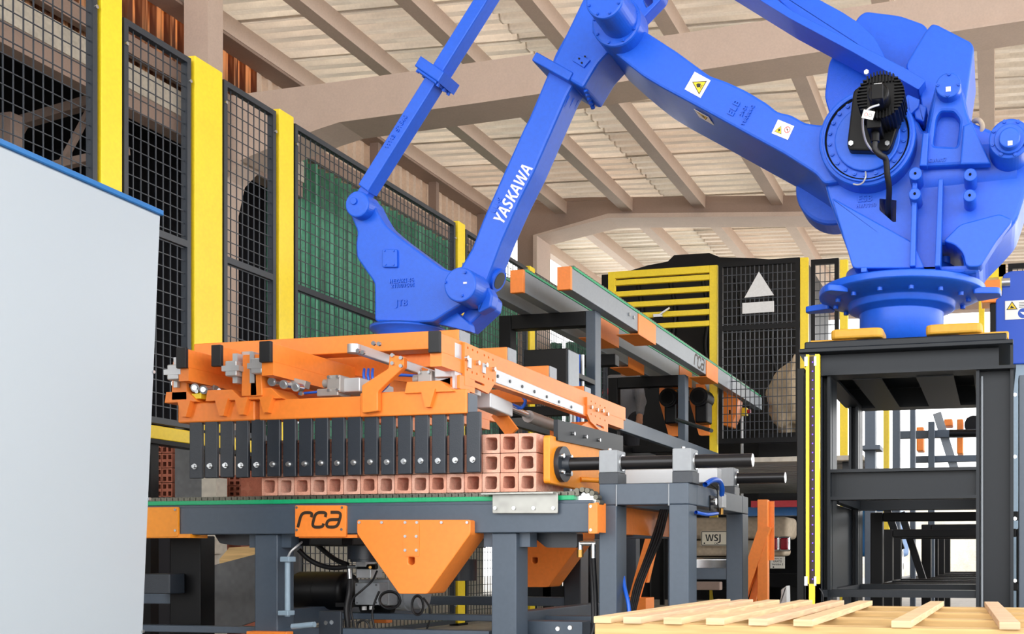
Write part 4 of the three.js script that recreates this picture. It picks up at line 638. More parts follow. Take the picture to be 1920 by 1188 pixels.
// ================================================================ CHAIN CONVEYOR
const CV = thing('chain_conveyor', 'slate grey chain conveyor table with orange guards and a green chain guide', 'conveyor', [-2.7, 0, -4.9]);
{
  const D = 4.2, xL = -4.45, xR = xa(1106, D), yT = ya(1000, 943, D), yB = ya(1000, 998, D);
  const ch = 0.872;
  for (const DD of [4.2, 5.6]) { part('side_beam', [rbx(xL, xR, yB, yT, -DD, -DD - 0.07, 0.005, 1), bx(xL, xR, yT, yT + 0.012, -DD - 0.01, -DD - 0.06)], M.slate, CV); part('chain_guide', rbx(xL, xa(1075, D), yT + 0.012, yT + 0.032, -DD - 0.004, -DD - 0.05, 0.003, 1), M.green, CV, 'green plastic chain guide'); }
  // roller chain
  const links = []; for (let x = xL; x < xa(1070, D); x += 0.0318) { links.push(bx(x, x + 0.026, yT + 0.03, yT + 0.05, -4.222, -4.226), bx(x + 0.014, x + 0.034, yT + 0.032, yT + 0.048, -4.219, -4.222), cyl(V(x + 0.01, yT + 0.04, -4.219), V(x + 0.01, yT + 0.04, -4.25), 0.009, 8)); }
  part('roller_chain', links, M.chain, CV).userData.kind = 'stuff';
  const sp = at(1094, 938, 4.24), teeth = []; for (let i = 0; i < 18; i++) { const a = i / 18 * 2 * Math.PI; teeth.push([sp.x + 0.06 * Math.cos(a), sp.y - 0.03 + 0.06 * Math.sin(a)], [sp.x + 0.068 * Math.cos(a + 0.12), sp.y - 0.03 + 0.068 * Math.sin(a + 0.12)], [sp.x + 0.06 * Math.cos(a + 0.24), sp.y - 0.03 + 0.06 * Math.sin(a + 0.24)]); }
  part('sprocket', slab(teeth, 4.235, 4.255), M.steel, CV);
  const cg = []; for (let i = 0; i < 7; i++) { const a = 2.2 - i * 0.32, c = V(sp.x + 0.075 * Math.cos(a), sp.y - 0.03 + 0.075 * Math.sin(a), -4.22); cg.push(cyl(c, c.clone().add(V(0, 0, -0.05)), 0.011, 10)); } part('chain_end', cg, M.chain, CV);
  // plates on the front beam
  const pl = (pts, D0, D1, name, mat, lab) => part(name, slab(round(outline(pts, D0), 0.006), D0, D1, 0.002), mat, CV, lab);
  const lp = pl([[553, 947], [648, 947], [648, 1006], [553, 1006]], 4.185, 4.2, 'logo_plate', M.orange, 'orange plate with dark slanted letters');
  const lw = xa(643, 4.18) - xa(558, 4.18), p0 = at(562, 988, 4.1825); for (const g of logo(lw, 0, 0.001)) { g.translate(p0.x, p0.y, p0.z); part('letter', g, paintDark(), lp); }
  pl([[240, 951], [333, 950], [333, 1006], [240, 1008]], 4.186, 4.2, 'end_plate', M.orangeDeep); part('end_lip', bx(xL, xa(360, 4.2), ya(300, 1008, 4.2), ya(300, 1001, 4.2), -4.19, -4.3), M.orangeDeep, CV);
  part('end_lip', bx(xa(560, 4.2), xa(670, 4.2), ya(600, 1008, 4.2), ya(600, 1002, 4.2), -4.2, -4.3), M.orange, CV);
  pl([[1103, 943], [1120, 943], [1120, 1000], [1103, 1000]], 4.186, 4.21, 'end_plate', M.orange); part('end_plate_side', bx(xa(1120, 4.2) - 0.012, xa(1120, 4.2), yB, yT, -4.2, -5.7), M.orange, CV);
  const bolts = [[329, 955], [329, 994], [557, 951], [642, 951], [557, 993], [641, 992], [1108, 949], [1108, 993]]; for (const [px, py] of bolts) part('bolt', cyl(at(px, py, 4.186), at(px, py, 4.186).add(V(0, 0, 0.004)), 0.006, 10), M.steel, CV);
  const guard = (dx, D0, D1, name) => part(name, [slab(round(outline([[669, 974], [882, 974], [882, 1000], [801, 1113], [748, 1113], [669, 1000]], 4.16).map(([x, y]) => [x + dx, y]), 0.01), D0, D1, 0.004, [round(outline([[765, 1044], [777, 1044], [777, 1056], [771, 1059], [765, 1056]], 4.16).map(([x, y]) => [x + dx, y]), 0.006).reverse()])], M.orange, CV, 'orange funnel shaped drive guard');
  const gd = guard(0, 4.16, 4.31, 'drive_guard'); guard(0.06, 5.3, 5.46, 'drive_guard');
  part('guard_backing', slab(outline([[762, 1040], [780, 1040], [780, 1062], [762, 1062]], 4.25), 4.325, 4.33), M.blackMatt, gd);
  part('guard_strip', slab(outline([[756, 978], [786, 978], [786, 1042], [756, 1042]], 4.158), 4.157, 4.16), M.orange, gd);
  for (const [px, py] of [[674, 979], [716, 979], [760, 979], [782, 979], [828, 979], [876, 979], [760, 1005], [781, 1005], [760, 1031], [781, 1031]]) part('bolt', cyl(at(px, py, 4.157), at(px, py, 4.157).add(V(0, 0, 0.004)), 0.0065, 10), M.alu, gd);
  const st = pl([[923, 926], [1046, 923], [1046, 962], [923, 962]], 4.18, 4.184, 'steel_bracket', M.galv, 'bright bolted steel bracket'); part('bracket_lip', bx(xa(912, 4.2), xa(1046, 4.2), ya(980, 927, 4.2), ya(980, 924, 4.2), -4.15, -4.24), M.galv, st); for (const px of [929, 964, 1001, 1038]) part('bolt', cyl(at(px, 952, 4.18), at(px, 952, 4.18).add(V(0, 0, 0.006)), 0.008, 10), M.steel, st);
  // legs
  const leg = (pa, pb, DD) => { const x0 = xa(pa, DD), x1 = xa(pb, DD); part('leg', [rbx(x0, x1, 0.012, yB, -DD, -DD - 0.12, 0.006, 1)], M.slate, CV); part('leg_foot', bx(x0 - 0.03, x1 + 0.03, 0, 0.012, -DD + 0.03, -DD - 0.15), M.slate, CV); parts('leg_bracket', [bx(x0 - 0.05, x0, yB - 0.06, yB, -DD - 0.03, -DD - 0.1), bx(x1, x1 + 0.05, yB - 0.06, yB, -DD - 0.03, -DD - 0.1)], M.slate, CV); };
  leg(477, 520, 4.22); leg(921, 968, 4.22);
  for (const px of [520, 1060]) { const x = xa(px, 5.6); part('leg', rbx(x, x + 0.1, 0, yB, -5.58, -5.7, 0.006, 1), M.slateDark, CV); }
  part('leg', rbx(xa(318, 4.4), xa(376, 4.4), 0, yB, -4.4, -4.5, 0.006, 1), M.black, CV); part('leg', rbx(xa(262, 4.3), xa(318, 4.3), 0.43, ya(290, 1075, 4.3), -4.3, -4.4, 0.006, 1), M.slateDark, CV);
  // stretchers
  parts('stretcher', [rbx(xL, xa(921, 4.3), 0.25, 0.282, -4.28, -4.34, 0.004, 1), rbx(xL, xa(340, 4.5), 0.375, 0.46, -4.45, -4.52, 0.004, 1)], M.slate, CV);
  parts('stretcher', [rbx(xa(540, 4.6), xa(1110, 4.6), 0.3, 0.33, -4.66, -4.74, 0.004, 1), rbx(xa(985, 4.45), xa(1100, 4.45), ya(1040, 1188, 4.45), ya(1040, 1163, 4.45), -4.4, -4.5, 0.004, 1)], M.slate, CV);
  part('stretcher', rbx(xa(700, 5.6), xa(1060, 5.6), 0.33, 0.38, -5.6, -5.68, 0.004, 1), M.slate, CV);
  for (const px of [498, 944]) part('depth_tie', rbx(xa(px, 4.3) - 0.04, xa(px, 4.3) + 0.04, 0.28, 0.36, -4.34, -5.6, 0.004, 1), M.slate, CV);
  for (const [px, py] of [[613, 1167], [624, 1166], [1047, 1178], [1070, 1176]]) part('bolt', cyl(at(px, py, 4.27), at(px, py, 4.27).add(V(0, 0, 0.01)), 0.01, 12), M.steel, CV);
  part('bracket_plate', rbx(xa(607, 4.3), xa(648, 4.3), 0.24, 0.36, -4.262, -4.28, 0.003, 1), M.slateDark, CV);
  parts('belly_bracket', [slab(round(outline([[400, 998], [468, 998], [468, 1022], [440, 1022], [412, 1018]], 4.35), 0.01), 4.35, 4.42), slab(round(outline([[990, 998], [1082, 998], [1082, 1026], [1024, 1026]], 4.35), 0.01), 4.35, 4.42)], M.slateDark, CV);
  for (const x of [520, 560, 640]) part('cross_tie', rbx(xa(x, 4.3), xa(x, 4.3) + 0.06, yB - 0.05, yB, -4.3, -5.6, 0.004, 1), M.black, CV);
  parts('orange_tab', [rbx(xa(470, 4.2), xa(545, 4.2), 0.235, 0.27, -4.17, -4.22, 0.003, 1), rbx(xa(345, 4.5), xa(378, 4.5), 0.32, 0.4, -4.46, -4.52, 0.003, 1), rbx(xa(700, 5.0), xa(724, 5.0), 0.26, 0.34, -5.0, -5.06, 0.003, 1)], M.orange, CV);
  // grey conduit on the leg
  part('conduit', [cyl(at(539, 1155, 4.2), at(539, 1048, 4.2), 0.012, 14), rbx(xa(530, 4.2), xa(547, 4.2), ya(538, 1053, 4.2), ya(538, 1043, 4.2), -4.18, -4.23, 0.003, 1), rbx(xa(526, 4.2), xa(545, 4.2), ya(536, 1153, 4.2), ya(536, 1144, 4.2), -4.18, -4.23, 0.003, 1), cyl(at(548, 1174, 4.2), at(590, 1170, 4.2), 0.013, 14)], M.greyBlue, CV, 'grey blue plastic conduit');
  part('conduit_wire', tube([at(540, 1044, 4.2), at(545, 1034, 4.2), at(556, 1024, 4.22), at(566, 1016, 4.3)], 0.005), M.alu, CV);
}
function paintDark() { return M.logoInk ??= Object.assign(new THREE.MeshStandardMaterial({ color: 0x33261a, roughness: 0.5 }), { name: 'logo_ink' }); }
// ---------------------------------------------------------------- things under the conveyor
{
  const D = 4.75, c = at(605, 1107, D), r = 0.097, t = thing('air_tank', 'black cylindrical air tank under the chain conveyor', 'tank', [c.x, 0.35, -D]);
  const L = xa(662, D) - xa(550, D), prof = [[0, -L / 2], [r * 0.5, -L / 2 + 0.003], [r * 0.85, -L / 2 + 0.018], [r, -L / 2 + 0.05], [r, -0.004], [r * 1.015, -0.002], [r * 1.015, 0.002], [r, 0.004], [r, L / 2 - 0.04], [r * 0.9, L / 2 - 0.012], [r * 0.5, L / 2 - 0.002], [0, L / 2]].map(([a, b]) => new THREE.Vector2(a, b)), g = new THREE.LatheGeometry(prof, 44);
  g.rotateZ(-Math.PI / 2); g.translate(c.x, c.y, -D); part('shell', g, M.black, t); parts('saddle', [bx(c.x - 0.09, c.x - 0.07, 0.36, c.y - r * 0.7, -D + 0.05, -D - 0.08), bx(c.x + 0.07, c.x + 0.09, 0.36, c.y - r * 0.7, -D + 0.05, -D - 0.08)], M.black, t);
  const k = thing('pump_unit', 'grey hydraulic pump motor with a terminal box and coiled cables', 'pump', [xa(700, D), 0.36, -D]);
  const j = at(688, 1113, 4.6); const body = part('terminal_box', [rbx(xa(665, 4.6), xa(711, 4.6), ya(690, 1134, 4.6), ya(690, 1092, 4.6), -4.6, -4.68, 0.006, 1), rbx(xa(658, 4.62), xa(716, 4.62), ya(690, 1136, 4.62), ya(690, 1086, 4.62), -4.68, -4.76, 0.006, 1)], M.greyMotor, k); for (const [px, py] of [[669, 1096], [706, 1096], [670, 1129], [706, 1129]]) part('bolt', cyl(at(px, py, 4.6), at(px, py, 4.6).add(V(0, 0, 0.004)), 0.005, 8), M.steel, body);
  parts('cable_gland', [cyl(at(683, 1136, 4.64), at(683, 1143, 4.64), 0.012, 12), cyl(at(697, 1135, 4.64), at(697, 1142, 4.64), 0.012, 12)], M.white, k);
  const mg = [cyl(at(712, 1112, 4.85), at(770, 1115, 4.85), 0.08, 30), cyl(at(768, 1115, 4.85), at(795, 1116, 4.85), 0.07, 30)]; for (let i = 0; i < 9; i++) mg.push(bx(xa(716, 4.85), xa(760, 4.85), at(740, 1113, 4.85).y - 0.07 + i * 0.0175, at(740, 1113, 4.85).y - 0.066 + i * 0.0175, -4.76, -4.86)); part('motor', mg, M.greyMotor, k);
  part('valve_block', [rbx(xa(672, 4.6), xa(700, 4.6), ya(685, 1083, 4.6), ya(685, 1066, 4.6), -4.58, -4.68, 0.004, 1), rbx(xa(672, 4.6), xa(690, 4.6), ya(680, 1062, 4.6), ya(680, 1052, 4.6), -4.58, -4.66, 0.003, 1)], M.alu, k); part('valve_spool', [cyl(at(672, 1063, 4.6), at(706, 1062, 4.6), 0.014, 14)], M.black, k); part('fitting', [cyl(at(655, 1066, 4.56), at(656, 1086, 4.56), 0.012, 12), cyl(at(650, 1062, 4.56), at(668, 1062, 4.56), 0.009, 10)], M.steel, k); part('brass_plug', cyl(at(694, 1063, 4.6), at(694, 1063, 4.57), 0.007, 10), M.brass, k);
  part('pump_stand', [bx(xa(660, 4.8), xa(735, 4.8), 0.36, 0.38, -4.66, -4.95), slab(outline([[672, 1136], [735, 1136], [728, 1160], [680, 1160]], 4.72), 4.72, 4.76)], M.black, k);
  const hose = (name, pts, r, label, mat = M.cable) => single(name, tube(pts, r, 10, 48), mat, label, 'hose');
  hose('hydraulic_hose', [at(560, 1030, 4.5), at(575, 1045, 4.52), at(598, 1058, 4.54), at(625, 1064, 4.55), at(652, 1062, 4.56)], 0.012, 'thick black hose curving into the valve block above the air tank');
  hose('hydraulic_hose', [at(596, 1022, 4.6), at(612, 1036, 4.6), at(632, 1050, 4.58), at(652, 1058, 4.57)], 0.012, 'thick black hose dropping from the conveyor to the valve block');
  hose('hydraulic_hose', [at(656, 1086, 4.5), at(655, 1110, 4.48), at(650, 1140, 4.47), at(652, 1175, 4.46), at(650, 1215, 4.46)], 0.014, 'black printed hose hanging beside the air tank');
  const coil = (cx, cy, rx, ry, D, n, label) => { const p = []; for (let i = 0; i <= n * 16; i++) { const a = i / 16 * 2 * Math.PI; p.push(at(cx + rx * Math.cos(a) * (1 - i * 0.002), cy + ry * Math.sin(a) * (1 - i * 0.003), D + i * 0.0006)); } return single('cable_coil', tube(p, 0.005, 6, n * 40), M.cable, label, 'cable', 'coiled cables under the conveyor'); };
  coil(731, 1124, 20, 17, 4.4, 3, 'round coil of black cable before the grey motor'); coil(783, 1134, 11, 19, 4.45, 3, 'narrow coil of black cable below the orange guard'); coil(681, 1176, 12, 14, 4.3, 1, 'loop of cable hanging over the lower rail');
  const lead = (pts, label) => single('power_lead', tube(pts, 0.005, 6, 40), M.cable, label, 'cable');
  lead([at(707, 1070, 4.5), at(698, 1088, 4.45), at(680, 1105, 4.42), at(662, 1122, 4.42), at(658, 1140, 4.42), at(664, 1175, 4.42), at(668, 1205, 4.42)], 'black lead crossing the grey terminal box');
  lead([at(711, 1108, 4.4), at(702, 1130, 4.4), at(698, 1150, 4.4), at(702, 1178, 4.4), at(706, 1200, 4.4)], 'black lead running down from the cable coil'); lead([at(794, 1120, 4.7), at(806, 1140, 4.7), at(806, 1160, 4.7), at(800, 1180, 4.7)], 'black lead hanging under the orange guard');
  const m2 = single('gear_motor', [cyl(at(688, 1010, 4.5), at(688, 1048, 4.5), 0.085, 28), cyl(at(688, 1048, 4.5), at(688, 1053, 4.5), 0.075, 28)], M.slateDark, 'dark round gear motor behind the orange funnel guard', 'motor');
  single('gear_motor', [cyl(at(868, 1048, 5.0), at(868, 1088, 5.0), 0.07, 28), rbx(xa(846, 5), xa(872, 5), ya(860, 1088, 5), ya(860, 1040, 5), -4.95, -5.05, 0.004, 1)], M.slateDark, 'dark finned motor between the two orange guards', 'motor');
  const v = thing('drain_fitting', 'steel pipe elbow with a brass plug at the conveyor end', 'fitting', [xa(1095, 4.35), 0.6, -4.35]);
  part('elbow', [cyl(at(1088, 1018, 4.35), at(1118, 1018, 4.35), 0.011, 12), cyl(at(1088, 1016, 4.35), at(1088, 1030, 4.35), 0.01, 12), cyl(at(1113, 1018, 4.35), at(1113, 1046, 4.35), 0.012, 12)], M.steel, v); part('plug', cyl(at(1088, 1030, 4.35), at(1088, 1044, 4.35), 0.014, 14), M.brass, v, 'brass plug');
  hose('hydraulic_hose', [at(1113, 1046, 4.35), at(1115, 1080, 4.36), at(1117, 1120, 4.37), at(1117, 1160, 4.37), at(1110, 1190, 4.36), at(1100, 1215, 4.36)], 0.01, 'black hose dropping from the steel elbow beside the pusher stand');
  hose('hydraulic_hose', [at(1108, 1030, 4.4), at(1111, 1080, 4.42), at(1113, 1130, 4.42), at(1113, 1180, 4.4), at(1108, 1215, 4.4)], 0.012, 'second black hose dropping beside the conveyor end');
}
// ---------------------------------------------------------------- pusher plate, shafts and stand
{
  const X = -1.89, t = thing('pusher', 'orange pusher plate on two black shafts carried by a slate steel stand', 'pusher', [-1.3, 0, -4.8]);
  const pl = part('pusher_plate', slabX(round(outlineX([[1018, 815], [1060, 826], [1140, 850], [1140, 930], [1018, 906]], X), 0.02), X, X + 0.03, 0.004), M.orangeDeep, t);
  part('top_angle', [bar(onX(1030, 806, X).add(V(0.03, 0, 0)), onX(1128, 826, X).add(V(0.03, 0, -0.2)), 0.02, 0.09)], M.pedestal, t); for (const px of [1048, 1072, 1098]) { const p = onX(px, 806 + (px - 1030) * 0.24, X).add(V(0.042, 0, -0.06)); part('bolt', hexBolt(p, RIGHT, 0.009, 0.01), M.steel, t); }
  const y = 1.012;
  for (const [Ds, e] of [[4.37, 1411], [5.35, 1472]]) {
    const x1 = xa(e, Ds); part('shaft', [cyl(V(X + 0.03, y, -Ds), V(x1, y, -Ds), 0.029, 28)], M.shaft, t, 'polished black shaft'); part('shaft_end', cyl(V(x1, y, -Ds), V(x1 + 0.002, y, -Ds), 0.027, 24), M.steel, t);
    const f = part('shaft_flange', [cyl(V(X + 0.03, y, -Ds), V(X + 0.052, y, -Ds), 0.078, 36), cyl(V(X + 0.05, y, -Ds), V(X + 0.08, y, -Ds), 0.04, 24, 0.031)], M.slateDark, t); for (const a of [0.6, 2.5, 3.9, 5.6]) part('bolt', hexBolt(V(X + 0.052, y + 0.056 * Math.sin(a), -Ds + 0.056 * Math.cos(a)), RIGHT, 0.012, 0.014), M.steel, f);
    for (const px of Ds < 5 ? [1148, 1285] : [1366]) { const x = xa(px, Ds); const b = part('bearing_block', [rbx(x - 0.042, x + 0.042, y - 0.045, y + 0.052, -Ds + 0.055, -Ds - 0.055, 0.005, 1)], M.greyMotor, t); for (const z of [-0.03, 0.03]) part('bolt', cyl(V(x, y + 0.05, -Ds + z), V(x, y + 0.06, -Ds + z), 0.008, 10), M.steel, b); part('riser', rbx(x - 0.042, x + 0.046, y - 0.095, y - 0.045, -Ds + 0.055, -Ds - 0.055, 0.003, 1), M.slateDark, t); part('bearing_seal', [cyl(V(x + 0.042, y, -Ds), V(x + 0.05, y, -Ds), 0.036, 24)], M.steel, b); }
  }
  const yt = y - 0.095, h = 0.09, D0 = 4.3, xl0 = xa(1123, D0), xl1 = xa(1156, D0), xr0 = xa(1254, D0), xr1 = xa(1291, D0), w = 0.13, D1 = 5.28;
  part('stand_top', [rbx(xl0, xr1, yt - h, yt, -D0, -D0 - w, 0.005, 1), rbx(xl0, xr1, yt - h, yt, -D1, -D1 - w, 0.005, 1), rbx(xr0, xr1, yt - h, yt, -D0 - w, -D1, 0.005, 1), rbx(xl0, xl1, yt - h, yt, -D0 - w, -D1, 0.005, 1)], M.slate, t);
  for (const [a, b] of [[xl0, xl1], [xr0, xr1]]) for (const DD of [D0, D1]) { part('leg', rbx(a, b, 0.01, yt - h, -DD, -DD - w, 0.005, 1), M.slate, t); part('leg_foot', bx(a - 0.03, b + 0.03, 0, 0.01, -DD + 0.03, -DD - w - 0.03), M.slate, t); }
  parts('weld', [cyl(V(xl1, yt - h - 0.005, -D0 + 0.001), V(xl1, yt - 0.004, -D0 + 0.001), 0.0035, 6), cyl(V(xr0, yt - h - 0.005, -D0 + 0.001), V(xr0, yt - 0.004, -D0 + 0.001), 0.0035, 6)], M.railGrey, t);
  part('low_tie', [rbx(xl1, xr0, 0.49, 0.55, -D1 - 0.02, -D1 - 0.08, 0.004, 1)], M.slate, t);
  // push cylinder between the shafts
  const yc = y - 0.03; part('push_cylinder', [rbx(xa(1165, 4.75), xa(1345, 4.75), yc - 0.035, yc + 0.035, -4.75, -4.83, 0.006, 1)], M.alu, t, 'pale aluminium push cylinder'); part('cylinder_rod', cyl(V(X + 0.03, yc - 0.02, -4.6), V(xa(1165, 4.75), yc - 0.02, -4.78), 0.012, 12), M.orangeDeep, t);
  // valve with blue hoses on the side beam
  const v = thing('air_valve', 'small grey air valve with bright blue hoses on the pusher stand', 'valve', [xr1 + 0.02, 0.75, -4.7]);
  const p = onX(1352, 940, xr1 + 0.012); part('valve_body', [rbx(xr1, xr1 + 0.03, p.y - 0.03, p.y + 0.035, p.z + 0.03, p.z - 0.03, 0.003, 1)], M.alu, v); part('brass_tail', [cyl(V(xr1 + 0.015, p.y - 0.03, p.z), V(xr1 + 0.015, p.y - 0.06, p.z), 0.009, 10)], M.brass, v); part('gauge', cyl(onX(1335, 940, xr1), onX(1335, 940, xr1).add(V(0.02, 0, 0)), 0.016, 18), M.steel, v); part('gauge_bracket', bx(xr1, xr1 + 0.006, p.y - 0.05, p.y + 0.02, onX(1330, 940, xr1).z, onX(1345, 940, xr1).z), M.black, v);
  parts('blue_hose', [tube([onX(1322, 908, xr1 + 0.02), onX(1335, 900, xr1 + 0.03), onX(1350, 903, xr1 + 0.03), onX(1354, 915, xr1 + 0.03), onX(1353, 928, xr1 + 0.02)], 0.012), tube([onX(1305, 960, xr1 + 0.01), onX(1325, 964, xr1 + 0.02), onX(1345, 962, xr1 + 0.02)], 0.008)], M.hoseBlue, v, 'bright blue hoses'); part('thin_lead', tube([onX(1330, 905, xr1 + 0.02), onX(1345, 920, xr1 + 0.03), onX(1346, 945, xr1 + 0.03), onX(1348, 958, xr1 + 0.02)], 0.003), M.cable, v);
  single('air_hose', tube([at(1168, 1080, 4.4), at(1172, 1105, 4.38), at(1178, 1130, 4.36), at(1182, 1180, 4.35)], 0.009), M.hoseBlue, 'blue hose hanging behind the slate stand leg', 'hose');
  single('cable_bundle', [0, 1, 2, 3].map((i) => tube([at(1240 + i * 4, 955, 4.9), at(1225 + i * 5, 1005, 4.92), at(1205 + i * 4, 1060, 4.94), at(1190 + i * 4, 1100, 4.94), at(1180 + i * 3, 1150, 4.94)], 0.007, 6, 30)), M.cable, 'bundle of black cables hanging inside the slate stand', 'cable');
}

// ================================================================ PALLETS
{
  const D = 2.5, x0 = xa(1116, D), x1 = x0 + 1.25, top = 0.455, h = 0.15, L = 1.17;
  const mkPallet = (y, label, full) => {
    const t = thing('wooden_pallet', label, 'pallet', [(x0 + x1) / 2, y, -D - L / 2], 'stacked wooden pallets'); 
    const rr = (a, b, c, d, e, f) => bx(a, b, y + c, y + d, e, f);
    for (const z of [0, 0.36, 0.72, 1.06]) part('stringer', rbx(x0, x1, y + 0.02, y + h - 0.017, -D - 0.004 - z, -D - z - 0.075, 0.004, 1), M.woodStringer, t);
    const fr = full ? [1116, 1173, 1250, 1328, 1409, 1494, 1677, 1880] : [1116, 1250, 1409, 1677, 1880], mats = [M.wood, M.woodPink, M.wood, M.wood, M.woodPink, M.wood];
    fr.forEach((px, i) => { const a = xa(px, D), w = 0.046, sk = full ? [0, 0.004, -0.006, 0.004, 0.008, -0.004, 0.006, -0.06][i] : 0; const g = slab([[a, 0], [a + w, 0], [a + w + sk, L], [a + sk, L]], 0, 0.017, 0.0015); g.rotateX(-Math.PI / 2); g.translate(0, y + h - 0.0 , -D + 0.004 * (i % 3)); g.translate(0, 0, 0); part('slat', g, mats[i % 6], t); });
    for (const z of [0.05, 0.55, 1.02]) part('bottom_board', bx(x0, x1, y, y + 0.02, -D - z, -D - z - 0.09), M.wood, t);
    t.rotation.y = -0.012; return t;
  };
  mkPallet(top - h, 'raw wooden pallet with loose narrow slats, topmost of its stack', true);
  mkPallet(top - 2 * h - 0.001, 'raw wooden pallet in the middle of its stack', false);
  mkPallet(top - 3 * h - 0.002, 'raw wooden pallet at the foot of its stack', false);
}
// ================================================================ OVERHEAD RAILS AND THEIR FRAME
{
  const top = 2.79, H = 0.165, rails = [[xa(905, 7.5) - 0.02, 7.2, 14.0], [xa(958, 7.5), 7.5, 14.1], [xa(1046, 7.5), 7.5, 14.25]], names = ['overhead conveyor rail with a green top strip nearest the mesh fence', 'middle overhead conveyor rail with orange caps and a green top strip', 'outer overhead conveyor rail with orange caps and small dark letters'], w = 0.1;
  rails.forEach(([x, D0, D1], i) => {
    const t = thing('overhead_rail', names[i], 'conveyor rail', [x + w / 2, top - H, -(D0 + D1) / 2], 'overhead conveyor rails');
    part('beam', [rbx(x, x + w, top - H, top, -D0 - 0.01, -D1, 0.004, 1)], M.railGrey, t); part('green_strip', rbx(x + 0.03, x + w + 0.006, top, top + 0.018, -D0 - 0.06, -D1 + 0.1, 0.003, 1), M.green, t, 'green plastic strip');
    const ch = []; for (let d = D0 + 0.1; d < D1 - 0.2; d += 0.06) ch.push(bx(x + 0.05, x + w - 0.01, top + 0.018, top + 0.036, -d, -d - 0.04)); part('chain', ch, M.chain, t).userData.kind = 'stuff';
    if (i) part('end_cap', rbx(x - 0.005, x + w + 0.004, top - H - 0.006, top + 0.004, -D0 + 0.005, -D0 - 0.03, 0.004, 1), M.orange, t);
    for (const D of i === 2 ? [9.05, 11.35] : i === 1 ? [9.1, 11.6] : [10.6]) part('joint_cover', [bx(x + w, x + w + 0.008, top - H - 0.02, top - 0.005, -D, -D - 0.5), bx(x - 0.1, x + w + 0.008, top - H - 0.026, top - H - 0.018, -D, -D - 0.5)], M.orange, t);
    for (const D of [8.8, 8.92]) part('bolt', hexBolt(V(x + w, top - 0.07, -D), RIGHT, 0.016, 0.016), M.steel, t);
    if (i === 2) { const gs = logo(0.42, 0, 0.001); for (const g of gs) { g.rotateY(Math.PI / 2); const p = V(x + w + 0.001, top - 0.14, -10.9); g.translate(p.x, p.y, p.z); part('letter', g, M.logoInk, t); } }
  });
  const x0 = xa(935, 8.2), xR = xa(1098, 8.2), yT = top - H;
  const f = thing('conveyor_frame', 'black steel frame of square tube under the overhead rails', 'frame', [-3.5, 0, -9.8]);
  const xRt = xR + 0.085;
  for (const [D, a, b] of [[8.2, x0, xR], [11.3, xa(1140, 11.3), xa(1271, 11.3)]]) {
    part('post', rbx(a, a + 0.11, 0, yT, -D, -D - 0.11, 0.006, 1), M.black, f); part('post', rbx(b, b + 0.085, 0, yT, -D, -D - 0.13, 0.006, 1), M.slate, f);  // right posts slate: side reflection put into the colour of black tube
    part('head_beam', rbx(a + 0.11, b, yT - 0.12, yT, -D, -D - 0.1, 0.006, 1), M.black, f); part('mid_beam', rbx(a + 0.11, b, 1.78, 1.86, -D - 0.02, -D - 0.09, 0.004, 1), M.black, f);
  }
  part('side_rail', rbx(xR + 0.02, xR + 0.08, 1.72, 1.84, -8.3, -12.2, 0.005, 1), M.slate, f); part('side_rail', rbx(x0 + 0.02, x0 + 0.08, 1.72, 1.84, -8.3, -12.2, 0.005, 1), M.black, f);
  part('guide_rod', cyl(at(1268, 786, 11.3), at(1334, 807, 10.2), 0.02, 12), M.slateDark, f); part('second_beam', rbx(x0, xR, yT - 0.32, yT - 0.22, -8.9, -9.0, 0.005, 1), M.black, f);
  const bxp = thing('junction_box', 'black rectangular junction box hanging on the conveyor frame', 'box', [xa(1025, 7.7), 1.5, -7.7]);
  part('housing', rbx(xa(982, 7.6), xa(1062, 7.6), ya(1020, 735, 7.6), ya(1020, 654, 7.6), -7.6, -7.85, 0.008, 1), M.black, bxp); part('lid', rbx(xa(1062, 7.6), xa(1062, 7.6) + 0.012, ya(1020, 733, 7.6), ya(1020, 656, 7.6), -7.62, -7.83, 0.004, 1), M.railGrey, bxp); part('hanger_arm', rbx(xa(1062, 7.6) - 0.06, xa(1062, 7.6), ya(1020, 700, 7.6), ya(1020, 690, 7.6), -7.85, -8.2, 0.003, 1), M.black, bxp); part('lid_screw', cyl(at(1040, 700, 7.6), at(1040, 700, 7.59), 0.016, 10), M.steel, bxp);
  for (let i = 0; i < 4; i++) single('riser_pipe', cyl(at(1070 + i * 7, 725, 8.0).setY(0), at(1071 + i * 7, 665, 8.0), 0.016, 12), i === 2 ? M.hoseBlue : M.alu, i === 2 ? 'blue upright hose beside the black junction box' : 'silver upright pipe beside the black junction box', 'pipe', i === 2 ? null : 'upright pipes beside the junction box');
  // drives hanging under the rails
  for (const [px, py, D, lab] of [[1252, 745, 12.0, 'round black gear motor under the middle overhead rail'], [1310, 743, 12.0, 'round black gear motor under the outer overhead rail beside the yellow gate post']]) {
    const c = at(px, py, D), t = thing('drive_motor', lab, 'motor', [c.x, c.y - 0.12, -D], 'motors under the overhead rails');
    part('motor_body', [cyl(V(c.x, c.y, -D), V(c.x, c.y, -D - 0.3), 0.11, 30), cyl(V(c.x, c.y, -D + 0.02), V(c.x, c.y, -D), 0.09, 30)], M.black, t); part('fan_grille', cyl(V(c.x, c.y, -D + 0.02), V(c.x, c.y, -D + 0.024), 0.075, 24), M.blackMatt, t); part('gearbox', rbx(c.x - 0.06, c.x + 0.09, c.y - 0.3, c.y - 0.05, -D - 0.05, -D - 0.28, 0.02, 2), M.black, t);
